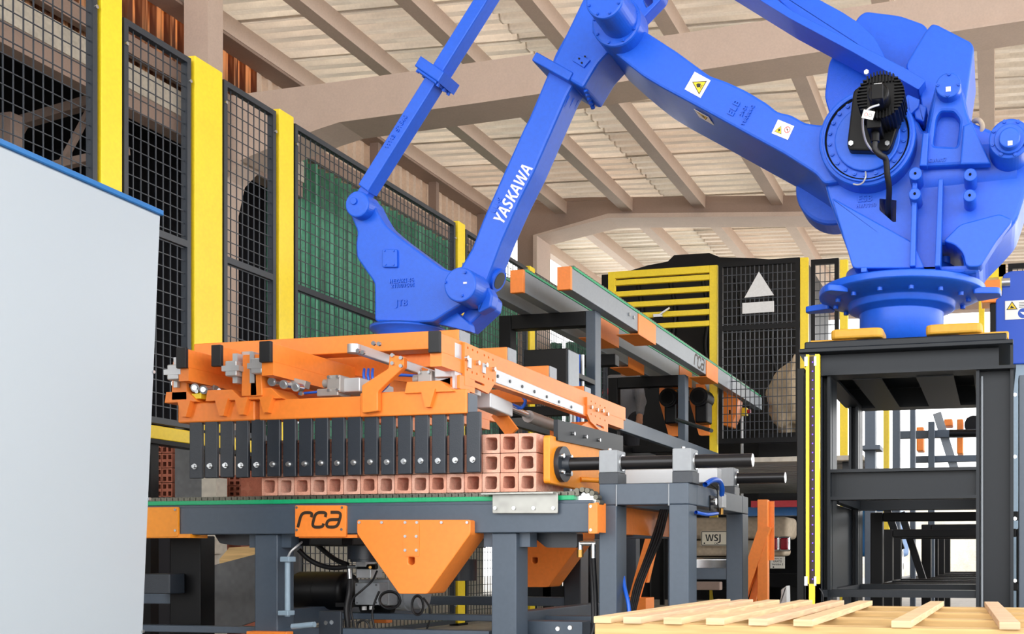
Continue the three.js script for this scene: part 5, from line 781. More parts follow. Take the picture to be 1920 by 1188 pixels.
    part('drive_guard', slab(round([[c.x - 0.2, c.y + 0.2], [c.x - 0.02, c.y + 0.2], [c.x + 0.06, c.y - 0.05], [c.x + 0.04, c.y - 0.42], [c.x - 0.08, c.y - 0.42], [c.x - 0.2, c.y]], 0.02), D + 0.3, D + 0.36), M.orange, t);
  }
  { const D = 12.9, t = thing('drive_box', 'orange folded drive guard behind the mesh panel at the end of the outer rail', 'guard', [xa(1366, D), ya(1366, 800, D), -D]); part('shell', slab(round(outline([[1353, 725], [1384, 748], [1381, 775], [1370, 800], [1350, 795], [1350, 735]], D), 0.02), D, D + 0.25, 0.006), M.orange, t); part('slot', slab(outline([[1367, 768], [1370, 768], [1370, 776], [1367, 776]], D - 0.001), D - 0.003, D), M.blackMatt, t); }
  { const D = 13.2, c = at(1396, 771, D), t = thing('stop_switch', 'yellow emergency stop box with a red button on a grey stand', 'switch', [c.x, 1.9, -D]); part('box', rbx(c.x - 0.05, c.x + 0.03, c.y - 0.05, c.y + 0.05, -D, -D - 0.08, 0.008, 1), M.yellow, t); part('button', cyl(V(c.x + 0.03, c.y, -D - 0.04), V(c.x + 0.07, c.y, -D - 0.04), 0.03, 18), M.red, t); part('stand', [cyl(V(c.x - 0.06, 0, -D - 0.1), V(c.x - 0.06, c.y, -D - 0.1), 0.02, 12)], M.alu, t); }
}
// ================================================================ BACK FENCE, GATE, TARPAULIN
{
  const D = 12.5, gx0 = xa(1140, D), gx1 = xa(1345, D), y = (px, py) => ya(px, py, D), yt = y(1240, 503), ym = y(1240, 610);
  const g = thing('slatted_gate', 'yellow slatted steel gate over the conveyor opening', 'gate', [(gx0 + gx1) / 2, 0, -D]);
  part('stile', rbx(gx0, gx0 + 0.09, ym - 0.06, yt, -D, -D - 0.05, 0.004, 1), M.yellow, g); part('stile', rbx(gx1 - 0.1, gx1, 0, yt, -D, -D - 0.05, 0.004, 1), M.yellow, g);
  for (let i = 0; i < 6; i++) { const yy = yt - i * (yt - ym) / 5; part('slat', rbx(gx0 + 0.09, gx1 - 0.1, yy - (i ? 0.032 : 0.085), yy + (i ? 0.032 : 0), -D, -D - 0.05, 0.004, 1), M.yellow, g); }
  const l = at(1240, 590, D - 0.02); part('latch', [rbx(l.x - 0.1, l.x + 0.02, l.y - 0.03, l.y + 0.01, -D + 0.05, -D, 0.004, 1), bar(l.clone().add(V(0, 0, 0.04)), l.clone().add(V(0.12, 0.07, 0.04)), 0.02, 0.02)], M.steel, g, 'steel latch handle');
  function mesh2(px0, px1, pyT, pyB, DD, label, rail, mat = M.slateDark) {
    const x0 = xa(px0, DD), x1 = xa(px1, DD), t0 = ya((px0 + px1) / 2, pyT, DD), b0 = ya((px0 + px1) / 2, pyB, DD), t = thing('mesh_fence_panel', label, 'fence panel', [(x0 + x1) / 2, b0, -DD], 'mesh panels of the back fence');
    part('panel_frame', [bx(x0, x1, t0 - 0.06, t0, -DD + 0.025, -DD - 0.025), bx(x0, x1, b0, b0 + 0.06, -DD + 0.025, -DD - 0.025), bx(x0, x0 + 0.05, b0 + 0.06, t0 - 0.06, -DD + 0.025, -DD - 0.025), bx(x1 - 0.05, x1, b0 + 0.06, t0 - 0.06, -DD + 0.025, -DD - 0.025)], M.black, t);
    if (rail) part('mid_rail', bx(x0, x1, ya(1420, rail, DD) - 0.03, ya(1420, rail, DD) + 0.03, -DD + 0.02, -DD - 0.02), M.black, t);
    part('wire_mesh', wiresZ(DD, x0 + 0.05, x1 - 0.05, b0 + 0.06, t0 - 0.06, 0.055, 0.1, 0.0045), mat, t).userData.kind = 'stuff'; return t;
  }
  const mp = mesh2(1348, 1500, 488, 830, D, 'tall black mesh fence panel with a white triangle and bar', 613);
  part('safety_triangle', slab(outline([[1423, 509], [1451, 553], [1396, 558]], D - 0.03), D - 0.035, D - 0.02), M.white, mp, 'plain white triangle sign'); part('safety_bar', slab(outline([[1392, 568], [1451, 564], [1451, 584], [1392, 588]], D - 0.03), D - 0.035, D - 0.02), M.white, mp, 'plain white bar sign');
  mesh2(1521, 1573, 486, 700, D, 'narrow black mesh fence panel behind the blue robot base', 0); mesh2(1890, 2060, 490, 760, D, 'black mesh fence panel behind the blue operator panel', 0);
  const yp = (px0, px1, pyT, label) => single('back_fence_post', rbx(xa(px0, D), xa(px1, D), 0, ya(px0, pyT, D), -D + 0.03, -D - 0.04, 0.004, 1), M.yellow, label, 'fence post', 'yellow posts of the back fence');
  yp(1501, 1516, 484, 'yellow post between the two mesh panels behind the light curtain'); yp(1575, 1590, 488, 'yellow post behind the blue robot turntable');
  { const t = thing('yellow_portal', 'yellow square tube portal behind the robot beside the operator panel', 'portal', [xa(1860, D), 0, -D]); part('head', rbx(xa(1835, D), xa(1886, D), ya(1860, 520, D), ya(1860, 496, D), -D, -D - 0.1, 0.004, 1), M.yellow, t); for (const [a, b] of [[1835, 1846], [1872, 1886]]) part('post', rbx(xa(a, D), xa(b, D), 0, ya(1860, 496, D), -D, -D - 0.1, 0.004, 1), M.yellow, t); }
  single('orange_column', rbx(xa(1840, 11.8), xa(1876, 11.8), ya(1860, 566, 11.8), ya(1860, 524, 11.8), -11.8, -12.1, 0.01, 1), M.orange, 'orange machine head before the yellow portal', 'machine'); single('black_column', rbx(xa(1856, 11.8), xa(1872, 11.8), 0, ya(1860, 566, 11.8), -11.85, -12.0, 0.01, 1), M.black, 'black column under the orange machine head', 'column');
  // tarpaulin covered load behind the gate
  const pts = outline([[1128, 515], [1165, 512], [1182, 507], [1215, 497], [1252, 490], [1264, 478], [1330, 474], [1350, 482], [1420, 484], [1470, 488], [1512, 488], [1512, 900], [1128, 900]], 14.8), gt = new THREE.ExtrudeGeometry(shapeOf([...pts.slice(0, 11), [pts[11][0], 0], [pts[12][0], 0]]), { depth: 2.05, bevelEnabled: false, steps: 12, curveSegments: 8 });
  gt.translate(0, 0, -16.85); single('tarpaulin_load', gt, M.tarp, 'large load under a black tarpaulin behind the yellow gate', 'tarpaulin');
  for (let i = 0; i < 5; i++) { const x = xa(1190 + i * 62, 14.7), y1 = ya(1190 + i * 62, 520, 14.7); single('tarp_strap', tube([V(x, y1, -14.78), V(x + 0.1, y1 - 0.5, -14.74), V(x + 0.05, y1 - 1, -14.76), V(x + 0.2, y1 - 1.6, -14.78)], 0.03, 6), M.tarp, 'black strap hanging down the tarpaulin load', 'strap', 'straps on the tarpaulin load'); }
  // bulging sack behind the mesh
  const s0 = at(1480, 740, 13.2), sg = new THREE.SphereGeometry(1, 48, 36), sp = sg.attributes.position; for (let i = 0; i < sp.count; i++) { const x = sp.getX(i), yv = sp.getY(i), z = sp.getZ(i), n = 1 + 0.06 * Math.sin(7 * x + 3 * yv) + 0.05 * Math.sin(11 * yv + 5 * z) + 0.03 * Math.sin(17 * x - 9 * yv), w = (yv > 0.2 ? 1 - (yv - 0.2) * 0.72 : 1); sp.setXYZ(i, x * 0.29 * n * w + Math.max(0, yv) * 0.1, yv * 0.5 * n, z * 0.28 * n * w); } sg.computeVertexNormals(); sg.translate(s0.x, s0.y, s0.z); single('dark_crate', rbx(s0.x - 0.35, s0.x + 0.35, 0, s0.y - 0.5, s0.z + 0.25, s0.z - 0.3, 0.01, 1), M.black, 'dark crate carrying the cloth sack', 'crate'); single('cloth_sack', sg, M.sack, 'bulging beige cloth sack behind the tall mesh panel', 'sack');
}
// ================================================================ LOADING DECK, TRUCK, TRESTLE
{
  const y = 1.4, x0 = xa(1135, 8.4), x1 = xa(1620, 8.4), t = thing('loading_deck', 'grey ribbed loading deck with a pale front edge', 'deck', [(x0 + x1) / 2, 0, -10.7]);
  part('deck_plate', bx(x0, x1, y - 0.02, y, -8.42, -12.4), M.deckGrey, t); part('front_edge', rbx(x0, x1, y - 0.03, y + 0.01, -8.36, -8.42, 0.004, 1), M.cream, t, 'pale timber front edge');
  for (let d = 8.7; d < 12.3; d += 0.16) part('deck_rib', bx(x0, x1, y - 0.032, y - 0.02, -d, -d - 0.1), M.deckGrey, t);
  for (const x of [x0 + 0.1, x1 - 0.2]) for (const z of [-8.6, -12.2]) part('deck_leg', bx(x, x + 0.1, 0, y - 0.02, z, z - 0.1), M.slateDark, t);
  // trestle
  const D = 7.6, tr = thing('orange_trestle', 'orange welded trestle post with a slanting brace beside the truck', 'trestle', [xa(1430, D), 0, -D]), a = xa(1420, D), b = xa(1439, D), yt = ya(1430, 936, D);
  part('post', [rbx(a, b, 0, yt, -D, -D - 0.07, 0.004, 1), bx(b, b + 0.035, ya(1440, 1050, D), yt - 0.01, -D - 0.07, -D - 0.08)], M.orange, tr); part('brace', bar(at(1436, 985, D + 0.03), at(1383, 1140, D + 0.03), 0.07, 0.085), M.orange, tr); part('brace', bar(at(1438, 1030, D + 0.1), at(1410, 1130, D + 0.1), 0.05, 0.05), M.orange, tr);
  const t2 = thing('orange_trestle', 'orange slanting trestle seen between the legs of the slate stand', 'trestle', [xa(1215, 7.6), 0, -7.6]); part('brace', bar(at(1228, 985, 7.6), at(1190, 1120, 7.6), 0.06, 0.1), M.orange, t2); part('post', [rbx(xa(1216, 7.6), xa(1227, 7.6), ya(1220, 1010, 7.6), ya(1220, 955, 7.6), -7.6, -7.66, 0.003, 1), bar(at(1222, 1030, 7.7), at(1208, 1090, 7.7), 0.06, 0.07)], M.orange, t2); part('foot', rbx(xa(1185, 7.6), xa(1215, 7.6), 0, ya(1200, 1120, 7.6), -7.55, -7.75, 0.004, 1), M.orange, t2);
  part('rear_bracket', rbx(xa(1172, 5.6), xa(1188, 5.6), ya(1180, 1003, 5.6), ya(1180, 955, 5.6), -5.58, -5.66, 0.003, 1), M.orange, CV);
  single('red_stripe_bar', bx(xa(1408, 9.6), xa(1530, 9.6), ya(1450, 950, 9.6), ya(1450, 938, 9.6), -9.6, -9.7), M.red, 'red striped bar under the loading deck', 'bar'); single('blue_bar', bx(xa(1385, 9.9), xa(1530, 9.9), ya(1450, 966, 9.9), ya(1450, 950, 9.9), -9.9, -10.1), M.cabinetBlue, 'dark blue bar under the loading deck', 'bar');
  // truck rear
  const T0 = 10.6, c = (px, py) => at(px, py, T0), k = thing('truck', 'rear of a parked pickup truck with chrome bumper under the loading deck', 'truck', [xa(1400, T0), 0, -T0]);
  parts('tailgate', [rbx(xa(1290, T0), xa(1475, T0), ya(1390, 1010, T0), ya(1390, 968, T0), -T0 - 0.1, -T0 - 0.6, 0.05, 2), rbx(xa(1290, T0), xa(1470, T0), ya(1390, 1042, T0), ya(1390, 1012, T0), -T0 - 0.05, -T0 - 0.4, 0.04, 2)], M.sack, k, 'beige body panels');
  part('bumper', [rbx(xa(1290, T0), xa(1400, T0), ya(1340, 1075, T0), ya(1340, 1044, T0), -T0 + 0.05, -T0 - 0.2, 0.03, 3)], M.chrome, k); part('chassis', [bx(xa(1290, T0), xa(1505, T0), 0.3, ya(1390, 1075, T0), -T0 - 0.2, -T0 - 1.6), bx(xa(1270, T0), xa(1510, T0), ya(1390, 1075, T0), 0.95, -T0 - 0.6, -T0 - 1.7)], M.blackMatt, k);
  part('hitch_bar', rbx(xa(1300, 10.2), xa(1350, 10.2), ya(1320, 1106, 10.2), ya(1320, 1090, 10.2), -10.2, -10.3, 0.01, 1), M.girder, k);
  for (const x of [-0.15, 0.65]) part('wheel', cyl(V(xa(1310, T0) + x, 0.3, -T0 - 1.4), V(xa(1310, T0) + x + 0.18, 0.3, -T0 - 1.4), 0.3, 32), M.rubber, k);
  const lens = (px0, px1, py0, py1) => { const f = part('lamp_bezel', rbx(xa(px0 - 3, T0), xa(px1 + 3, T0), ya(px0, py1 + 3, T0), ya(px0, py0 - 3, T0), -T0 + 0.03, -T0 - 0.05, 0.02, 2), M.chrome, k); part('tail_lamp', rbx(xa(px0, T0), xa(px1, T0), ya(px0, py1, T0), ya(px0, py0, T0), -T0 + 0.045, -T0, 0.015, 2), M.redLens, f, 'red tail lamp'); };
  lens(1448, 1459, 1008, 1030); lens(1464, 1479, 1008, 1030); lens(1314, 1341, 1052, 1059); lens(1392, 1400, 1050, 1062);
  const num = canvasPanel(256, 128, (x) => { x.fillStyle = '#e9e2cf'; x.fillRect(0, 0, 256, 128); x.strokeStyle = '#222'; x.lineWidth = 6; x.strokeRect(6, 6, 244, 116); x.fillStyle = '#161616'; x.font = 'bold 82px sans-serif'; x.textAlign = 'center'; x.fillText('WSJ', 112, 88); x.font = 'bold 22px sans-serif'; x.fillText('CAL', 140, 116); x.beginPath(); x.arc(30, 106, 7, 0, 7); x.fill(); });
  plate('number_plate', 0.3, 0.15, c(1344, 1009).add(V(0, 0, 0.06)), TOWARD, UP, num, k, 'cream number plate', 0.01);
  const ad = canvasPanel(160, 128, (x) => { x.fillStyle = '#d6d3c8'; x.fillRect(0, 0, 160, 128); x.fillStyle = '#222'; x.font = 'bold 22px sans-serif'; x.textAlign = 'center'; x.fillText('SERVICIO', 80, 30); x.font = 'bold 28px sans-serif'; x.fillText('GRATIS', 80, 62); x.fillText('Versión 2', 80, 94); x.beginPath(); x.arc(36, 114, 9, 0, 7); x.fill(); });
  plate('notice_plate', 0.15, 0.12, c(1459, 1054).add(V(0, 0, 0.03)), TOWARD, UP, ad, k, 'small grey notice plate', 0.01);
  single('paper_bag', slab(round(outline([[1464, 1105], [1475, 1097], [1476, 1140], [1458, 1140], [1464, 1118]], 8.6), 0.01), 8.6, 8.75, 0.01), M.white, 'small white and orange bag standing under the deck', 'bag');
}
// ================================================================ OPERATOR PANEL AND FRAMES BEYOND THE PEDESTAL
{
  const D = 7.0, t = thing('operator_panel', 'blue painted operator panel with a warning notice', 'panel', [xa(1900, D), 0, -D]);
  const pts = outline([[1867, 590], [1867, 560], [1878, 556], [1880, 515], [1893, 508], [2050, 500], [2050, 680], [1890, 682], [1867, 640]], D); part('panel', slab(round(pts, 0.02), D, D + 0.3, 0.006), M.cabinetBlue2 ??= new THREE.MeshPhysicalMaterial({ color: 0x1a4fc0, roughness: 0.4 }), t); part('stand', rbx(xa(1884, D), xa(2040, D), 0, ya(1900, 680, D), -D - 0.02, -D - 0.28, 0.01, 1), M.greyBlue, t); part('hinge', cyl(at(1878, 530, D), at(1894, 529, D), 0.03, 16), M.steel, t);
  plate('warning_notice', 0.22, 0.12, at(1918, 580, D - 0.004), TOWARD, UP, canvasPanel(256, 144, (x) => { x.fillStyle = '#eceee8'; x.fillRect(0, 0, 256, 144); x.fillStyle = '#f2cd1d'; x.strokeStyle = '#222'; x.lineWidth = 5; x.beginPath(); x.moveTo(14, 66); x.lineTo(86, 66); x.lineTo(50, 10); x.closePath(); x.fill(); x.stroke(); x.fillStyle = '#222'; x.beginPath(); x.moveTo(36, 58); x.lineTo(44, 36); x.lineTo(68, 58); x.fill(); x.fillStyle = '#2a55b8'; x.beginPath(); x.arc(130, 100, 38, 0, 7); x.fill(); x.fillStyle = '#fff'; x.beginPath(); x.moveTo(106, 88); x.lineTo(146, 92); x.lineTo(156, 112); x.lineTo(130, 112); x.fill(); x.fillStyle = '#444'; for (let i = 0; i < 4; i++) x.fillRect(100, 16 + i * 12, 140, 4); }), t, 'white notice with a yellow triangle and a blue round sign');
  // long line of frames running away behind the pedestal
  const f = thing('roller_line_frame', 'long black steel frame line running away behind the pedestal', 'frame', [-0.3, 0, -8.4]), X0 = -0.66, X1 = 0.02, yT = 0.66 + 0.12, yB = 0.47;
  const frames = [[6.1, 1.0], [6.7, 0.7], [7.3, 0.7], [8.0, 0.7], [9.0, 0.7], [10.1, 0.7], [11.4, 0.7]];
  for (const [d] of frames) { const top = d < 6.5 ? 0.86 : d < 8 ? 0.78 : 0.85, X0 = d < 8 ? -0.66 : -0.5; part('frame_post', rbx(X0 - 0.04, X0 + 0.03, 0, top, -d, -d - 0.08, 0.006, 1), M.black, f); part('frame_post', rbx(X1 + 0.1, X1 + 0.17, 0, top, -d, -d - 0.08, 0.006, 1), M.black, f); part('frame_head', rbx(X0 + 0.03, X1 + 0.1, top - 0.05, top, -d, -d - 0.08, 0.006, 1), M.black, f); part('frame_sill', rbx(X0 + 0.03, X1 + 0.1, 0.42, 0.46, -d, -d - 0.08, 0.006, 1), M.black, f); }
  part('side_rail', rbx(X0 - 0.04, X0 + 0.03, 0.42, 0.46, -6.1, -11.48, 0.006, 1), M.black, f);
  for (const [p, q] of [[[1660, 945], [1690, 1030]], [[1690, 960], [1735, 1100]]]) part('diagonal', bar(at(p[0], p[1], 7.6), at(q[0], q[1], 7.6), 0.05, 0.05), M.black, f);
  // upper level pieces seen through the pedestal window
  const up = (name, pts, mat, label, cat, group) => single(name, pts, mat, label, cat, group);
  up('steel_upright', [rbx(xa(1621, 7.0), xa(1641, 7.0), 0, ya(1630, 700, 7), -7.0, -7.1, 0.004, 1), bx(xa(1615, 6.9), xa(1650, 6.9), ya(1630, 842, 6.9), ya(1630, 834, 6.9), -6.9, -7.1)], M.slate, 'grey bolted upright behind the pedestal window', 'upright');
  up('yellow_upright', rbx(xa(1656, 8.5), xa(1667, 8.5), 0, ya(1660, 700, 8.5), -8.5, -8.56, 0.004, 1), M.yellow, 'yellow upright seen through the pedestal window', 'upright'); up('steel_upright', rbx(xa(1673, 8.2), xa(1687, 8.2), 0, ya(1680, 700, 8.2), -8.2, -8.28, 0.004, 1), M.slate, 'slim grey upright beside the yellow upright', 'upright'); up('steel_upright', rbx(xa(1706, 8.2), xa(1716, 8.2), 0, ya(1680, 700, 8.2), -8.2, -8.28, 0.004, 1), M.slate, 'slim grey upright before the far orange machine', 'upright');
  const ft = thing('far_machine', 'far grey and orange machine frame with a slanting leg seen through the pedestal', 'machine', [xa(1760, 9), 0, -9]);
  part('upright', rbx(xa(1740, 8.8), xa(1752, 8.8), 0, ya(1745, 790, 8.8), -8.8, -8.88, 0.004, 1), M.slate, ft); part('slanting_leg', bar(at(1757, 775, 9), at(1790, 880, 9), 0.07, 0.1), M.railGrey, ft); part('cross_rail', [rbx(xa(1686, 8.9), xa(1832, 8.9), ya(1750, 820, 8.9), ya(1750, 806, 8.9), -8.9, -8.97, 0.004, 1), rbx(xa(1716, 8.9), xa(1832, 8.9), ya(1750, 866, 8.9), ya(1750, 854, 8.9), -8.9, -8.97, 0.004, 1)], M.slate, ft);
  for (const [a, b, c, d] of [[1718, 1732, 800, 845], [1770, 1786, 785, 798], [1794, 1806, 785, 850], [1812, 1836, 782, 800]]) part('orange_cover', rbx(xa(a, 9.6), xa(b, 9.6), ya(a, d, 9.6), ya(a, c, 9.6), -9.6, -9.8, 0.01, 1), M.orange, ft);
  part('roller', [cyl(at(1780, 812, 8.7), at(1850, 812, 8.7), 0.03, 14), cyl(at(1826, 796, 9.3), at(1826, 796, 9.5), 0.08, 20)], M.black, ft);
  const wh = at(1664, 1062, 13), w = thing('parked_lorry', 'blue parked lorry with a pale slotted wheel beyond the long frame', 'lorry', [wh.x, 0, -13]); part('tyre', [cyl(V(wh.x - 0.1, 0.5, -13), V(wh.x + 0.15, 0.5, -13), 0.5, 36)], M.rubber, w); part('rim', [cyl(V(wh.x + 0.12, 0.5, -13), V(wh.x + 0.17, 0.5, -13), 0.33, 32)], M.white, w, 'pale wheel rim'); for (let i = 0; i < 8; i++) { const a = i / 8 * 2 * Math.PI; part('rim_slot', cyl(V(wh.x + 0.165, 0.5 + 0.22 * Math.sin(a), -13 + 0.22 * Math.cos(a)), V(wh.x + 0.173, 0.5 + 0.22 * Math.sin(a), -13 + 0.22 * Math.cos(a)), 0.04, 12), M.black, w); } part('cab', [rbx(wh.x - 0.45, wh.x + 0.1, 0.62, 1.25, -12.6, -15, 0.06, 2)], M.cabinetBlue, w); part('mirror_arm', bx(wh.x - 0.2, wh.x + 0.05, 0.95, 1.15, -12.56, -12.62), M.white, w);
}
// ================================================================ BRICK STACKS AND BITS BEHIND THE CONVEYOR
{
  const cellBrick = (w, h, L, nx, ny) => { const holes = [], sx = w / nx, sy = h / ny; for (let i = 0; i < nx; i++) for (let j = 0; j < ny; j++) holes.push(rect(i * sx + sx * 0.2, (i + 1) * sx - sx * 0.2, j * sy + sy * 0.2, (j + 1) * sy - sy * 0.2).reverse()); return solid(slab(rect(0, w, 0, h), 0, L, 0, holes)); };
  const stack = (px0, px1, py0, py1, D, nx, ny, label, group) => { const x0 = xa(px0, D), x1 = xa(px1, D), y0 = ya(px0, py1, D), y1 = ya(px0, py0, D), w = (x1 - x0) / nx, h = (y1 - y0) / ny, g = cellBrick(w - 0.004, h - 0.004, 0.3, 2, 2); for (let i = 0; i < nx; i++) for (let j = 0; j < ny; j++) { const m = new THREE.Mesh(g, M.brickDark); m.name = numbered('stacked_brick'); m.position.set(x0 + i * w, y0 + j * h, -D); m.castShadow = m.receiveShadow = true; scene.add(m); tag(m, label, 'brick', group); } return [x0, x1, y0]; };
  const a = stack(284, 324, 822, 932, 6.2, 2, 4, 'dark red cellular brick stacked beside the grey sheet steel panel', 'brick stack beside the cabinet'); const b = stack(406, 452, 890, 931, 6.0, 2, 2, 'dark red cellular brick stacked behind the clamp fingers', 'brick stack behind the fingers');
  single('pallet_block', bx(a[0] - 0.05, a[1] + 0.02, 0, a[2] - 0.002, -6.15, -6.39), M.dark, 'dark brick pile under the cellular bricks beside the cabinet', 'bricks'); single('pallet_block', bx(b[0] - 0.02, b[1], 0.0, b[2] - 0.002, -6.0, -6.4), M.brickDark, 'dark brick pile under the cellular bricks behind the fingers', 'bricks');
  single('smooth_block', bx(xa(452, 5.5), xa(492, 5.5), 0, ya(470, 882, 5.5), -5.5, -5.75), M.brickDark, 'plain dark red clay block beside the cellular bricks', 'block');
  single('scratched_board', bx(xa(328, 5.95), xa(378, 5.95), 0, ya(350, 800, 5.95), -5.95, -5.98), M.sheetSteel, 'scratched grey sheet steel panel behind the end fingers', 'panel'); single('pale_post', bx(xa(378, 5.8), xa(405, 5.8), 0, ya(390, 895, 5.8), -5.8, -5.9), M.cream, 'pale grey post behind the end fingers', 'post');
  single('chute_plate', slab(outline([[374, 1066], [474, 1040], [560, 1018], [560, 1145], [520, 1150], [430, 1180], [372, 1190]], 5.0), 5.0, 5.02), M.sheetSteel, 'slanting grey steel chute plate behind the conveyor leg', 'chute'); single('plywood_sheet', slab(outline([[430, 1026], [545, 1020], [545, 1065], [412, 1060], [411, 1048]], 5.4), 5.4, 5.44), M.woodStringer, 'rough plywood sheet behind the steel chute plate', 'plywood');
  const D = 6.4; for (let i = 0; i < 3; i++) { const x = xa(262 + i * 20, D), y = ya(280, 1042, D); single('stacked_brick_wide', [slab(rect(x, x + 0.07, y, y + 0.07), D, D + 0.2, 0, [round(rect(x + 0.018, x + 0.05, y + 0.016, y + 0.052), 0.015).reverse()])], M.brickDark, 'round holed brick on the low dark pile beside the cabinet', 'brick', 'round holed bricks beside the cabinet'); } single('brick_pile', bx(xa(255, D), xa(322, D), 0, ya(280, 1043, D), -D, -D - 0.3), M.girder, 'low brown pile under the round holed bricks', 'bricks');
  single('grey_post', [bx(xa(376, 5.7), xa(400, 5.7), 0, ya(390, 1010, 5.7), -5.7, -5.76), bx(xa(375, 5.69), xa(402, 5.69), ya(390, 1038, 5.69), ya(390, 1034, 5.69), -5.66, -5.77)], M.cream, 'pale strapped post under the conveyor', 'post');
  single('steel_column', rbx(xa(1055, 6.6), xa(1108, 6.6), 0, 1.0, -6.6, -6.75, 0.006, 1), M.black, 'thick black column behind the conveyor end', 'column'); const fr = thing('window_frame_stand', 'black ladder frame before the low mesh fence', 'frame', [xa(1020, 8), 0, -8]); part('uprights', [bx(xa(1018, 8), xa(1033, 8), 0, 0.95, -8, -8.06)], M.black, fr); part('rungs', [bx(xa(985, 8), xa(1056, 8), ya(1020, 1120, 8), ya(1020, 1098, 8), -8, -8.06), bx(xa(985, 8), xa(1056, 8), ya(1020, 1160, 8), ya(1020, 1155, 8), -8, -8.06)], M.black, fr);
}
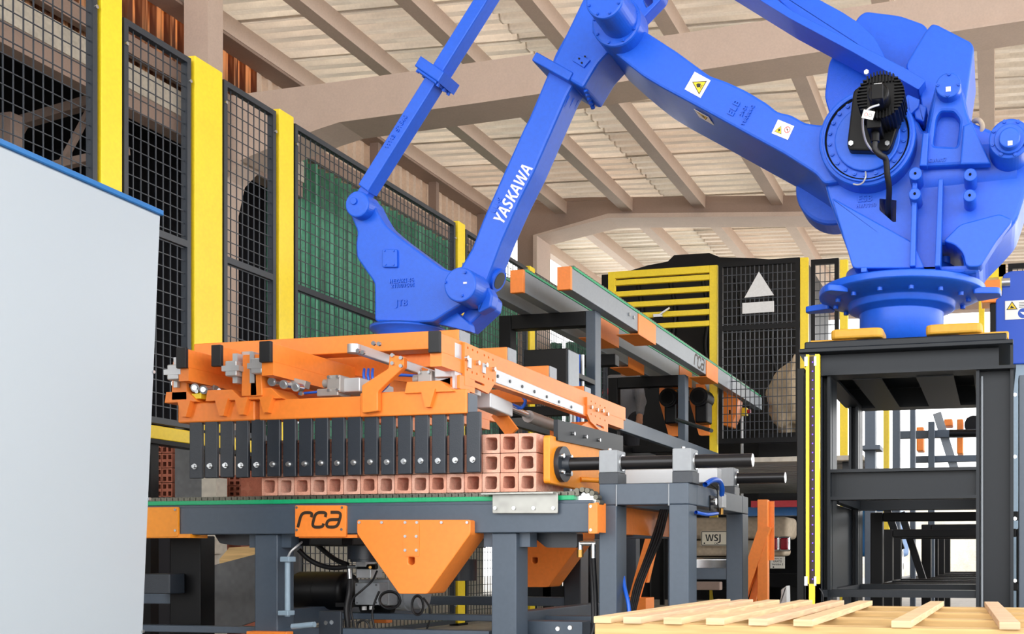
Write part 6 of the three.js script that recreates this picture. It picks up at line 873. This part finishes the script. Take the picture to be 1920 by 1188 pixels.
// ================================================================ WORKER
{
  const D = 12.9, c = at(1172, 715, D), sh = c.y, t = thing('person', 'worker in a grey shirt reaching down beside the overhead rails', 'person', [c.x, sh - 1.42, -D]), fy = sh - 1.42;
  const P = (x, y, z) => V(c.x + x, fy + y, -D + z), J = { hipL: P(-0.1, 0.92, 0), hipR: P(0.1, 0.92, 0), kneeL: P(-0.11, 0.48, 0.03), kneeR: P(0.11, 0.48, 0.05), footL: P(-0.11, 0.06, 0), footR: P(0.12, 0.06, 0), toeL: P(-0.12, 0.04, 0.16), toeR: P(0.13, 0.04, 0.16), belly: P(0, 1.08, 0), chest: P(0, 1.3, 0.02), neck: P(0.01, 1.5, 0.03), shL: P(-0.18, 1.42, 0.0), shR: P(0.17, 1.41, 0.03), elL: P(-0.26, 1.14, 0.02), elR: P(0.25, 1.14, 0.1), haL: P(-0.25, 0.9, 0.1), haR: P(0.27, 0.93, 0.22) };
  const field = (bones, res, lo, hi) => { const mc = new MarchingCubes(res, M.cloth, false, false, 120000), S = Math.max(hi.x - lo.x, hi.y - lo.y, hi.z - lo.z), n = mc.size; mc.isolation = 0; const a = V(), q = V(); for (let z = 0; z < n; z++) for (let y = 0; y < n; y++) for (let x = 0; x < n; x++) { q.set(lo.x + x / n * S, lo.y + y / n * S, lo.z + z / n * S); let d = 1; for (const [p, e, r1, r2] of bones) { a.subVectors(e, p); const h = Math.max(0, Math.min(1, V().subVectors(q, p).dot(a) / a.lengthSq())), k = q.distanceTo(p.clone().addScaledVector(a, h)) - (r1 + (r2 - r1) * h), s = 0.03, m = Math.max(s - Math.abs(d - k), 0) / s; d = Math.min(d, k) - m * m * s * 0.25; } mc.field[x + y * n + z * n * n] = -d; } mc.update(); const cnt = mc.count, pos = new Float32Array(cnt * 3), nor = new Float32Array(cnt * 3), hlf = n / 2; for (let i = 0; i < cnt; i++) for (let k = 0; k < 3; k++) { const w = mc.positionArray[i * 3 + k]; pos[i * 3 + k] = [lo.x, lo.y, lo.z][k] + (w * hlf + hlf) / n * S; nor[i * 3 + k] = mc.normalArray[i * 3 + k]; } const g = new THREE.BufferGeometry(); g.setAttribute('position', new THREE.BufferAttribute(pos, 3)); g.setAttribute('normal', new THREE.BufferAttribute(nor, 3)); g.setAttribute('uv', new THREE.BufferAttribute(new Float32Array(cnt * 2), 2)); g.computeVertexNormals(); return g; };
  const lo = P(-0.45, -0.05, -0.9), hi = P(0.45, 1.9, 0.9);
  const hand = (h, s) => [[h, h.clone().add(V(0.01 * s, -0.08, 0.03)), 0.036, 0.032], ...[0, 1, 2, 3].map((i) => [h.clone().add(V((i - 1.5) * 0.018, -0.08, 0.03)), h.clone().add(V((i - 1.5) * 0.02, -0.15 + Math.abs(i - 1.4) * 0.01, 0.06)), 0.011, 0.009]), [h.clone().add(V(-0.03 * s, -0.03, 0.02)), h.clone().add(V(-0.05 * s, -0.08, 0.05)), 0.012, 0.01]];
  const head = [[J.neck, P(0.015, 1.58, 0.04), 0.055, 0.05], [P(0.02, 1.63, 0.06), P(0.02, 1.7, 0.04), 0.075, 0.09], [P(0.02, 1.61, 0.12), P(0.02, 1.65, 0.13), 0.02, 0.014], [P(-0.065, 1.65, 0.04), P(-0.065, 1.67, 0.04), 0.02, 0.02], [P(0.105, 1.65, 0.04), P(0.105, 1.67, 0.04), 0.02, 0.02]];
  part('body', field([[J.hipL, J.kneeL, 0.09, 0.065], [J.kneeL, J.footL, 0.06, 0.042], [J.hipR, J.kneeR, 0.09, 0.065], [J.kneeR, J.footR, 0.06, 0.042], [J.footL, J.toeL, 0.045, 0.035], [J.footR, J.toeR, 0.045, 0.035], [J.hipL, J.hipR, 0.1, 0.1], [J.belly, J.chest, 0.13, 0.14], [J.shL, J.shR, 0.075, 0.075], [J.shL, J.elL, 0.055, 0.045], [J.elL, J.haL, 0.042, 0.032], [J.shR, J.elR, 0.055, 0.045], [J.elR, J.haR, 0.042, 0.032], ...hand(J.haL, 1), ...hand(J.haR, -1), ...head], 120, lo, hi), M.skin, t);
  part('shirt', field([[P(0, 0.95, 0), J.chest, 0.15, 0.155], [J.shL, J.shR, 0.092, 0.092], [J.shL, J.elL, 0.074, 0.064], [J.elL, J.haL.clone().lerp(J.elL, 0.25), 0.06, 0.05], [J.shR, J.elR, 0.074, 0.064], [J.elR, J.haR.clone().lerp(J.elR, 0.25), 0.06, 0.05]], 80, lo, hi), M.cloth, t, 'grey work shirt');
  part('trousers', field([[J.hipL, J.hipR, 0.125, 0.125], [J.hipL, J.kneeL, 0.108, 0.085], [J.kneeL, J.footL.clone().add(V(0, 0.04, 0)), 0.08, 0.065], [J.hipR, J.kneeR, 0.108, 0.085], [J.kneeR, J.footR.clone().add(V(0, 0.04, 0)), 0.08, 0.065]], 80, lo, hi), M.clothDark, t, 'dark trousers');
  part('hair', field([[P(0.02, 1.69, 0.0), P(0.02, 1.72, 0.03), 0.09, 0.095]], 60, lo, hi), M.blackMatt, t); part('shoe', [rbx(c.x - 0.17, c.x - 0.06, fy, fy + 0.09, -D - 0.08, -D + 0.2, 0.03, 2)], M.rubber, t); part('shoe', [rbx(c.x + 0.07, c.x + 0.18, fy, fy + 0.09, -D - 0.08, -D + 0.2, 0.03, 2)], M.rubber, t);
  part('armband', cyl(J.shL.clone().lerp(J.elL, 0.35), J.shL.clone().lerp(J.elL, 0.6), 0.082, 18, 0.078), M.red, t, 'red sleeve patch');
  const st = thing('work_platform', 'dark steel step platform under the worker', 'platform', [c.x, 0, -D]); part('step', bx(c.x - 0.5, c.x + 0.5, fy - 0.05, fy - 0.002, -D - 0.3, -D + 0.4), M.black, st); for (const x of [-0.45, 0.4]) for (const z of [-0.25, 0.3]) part('step_leg', bx(c.x + x, c.x + x + 0.05, 0, fy - 0.05, -D + z, -D + z + 0.05), M.black, st);
}
renderer.render(scene, camera);
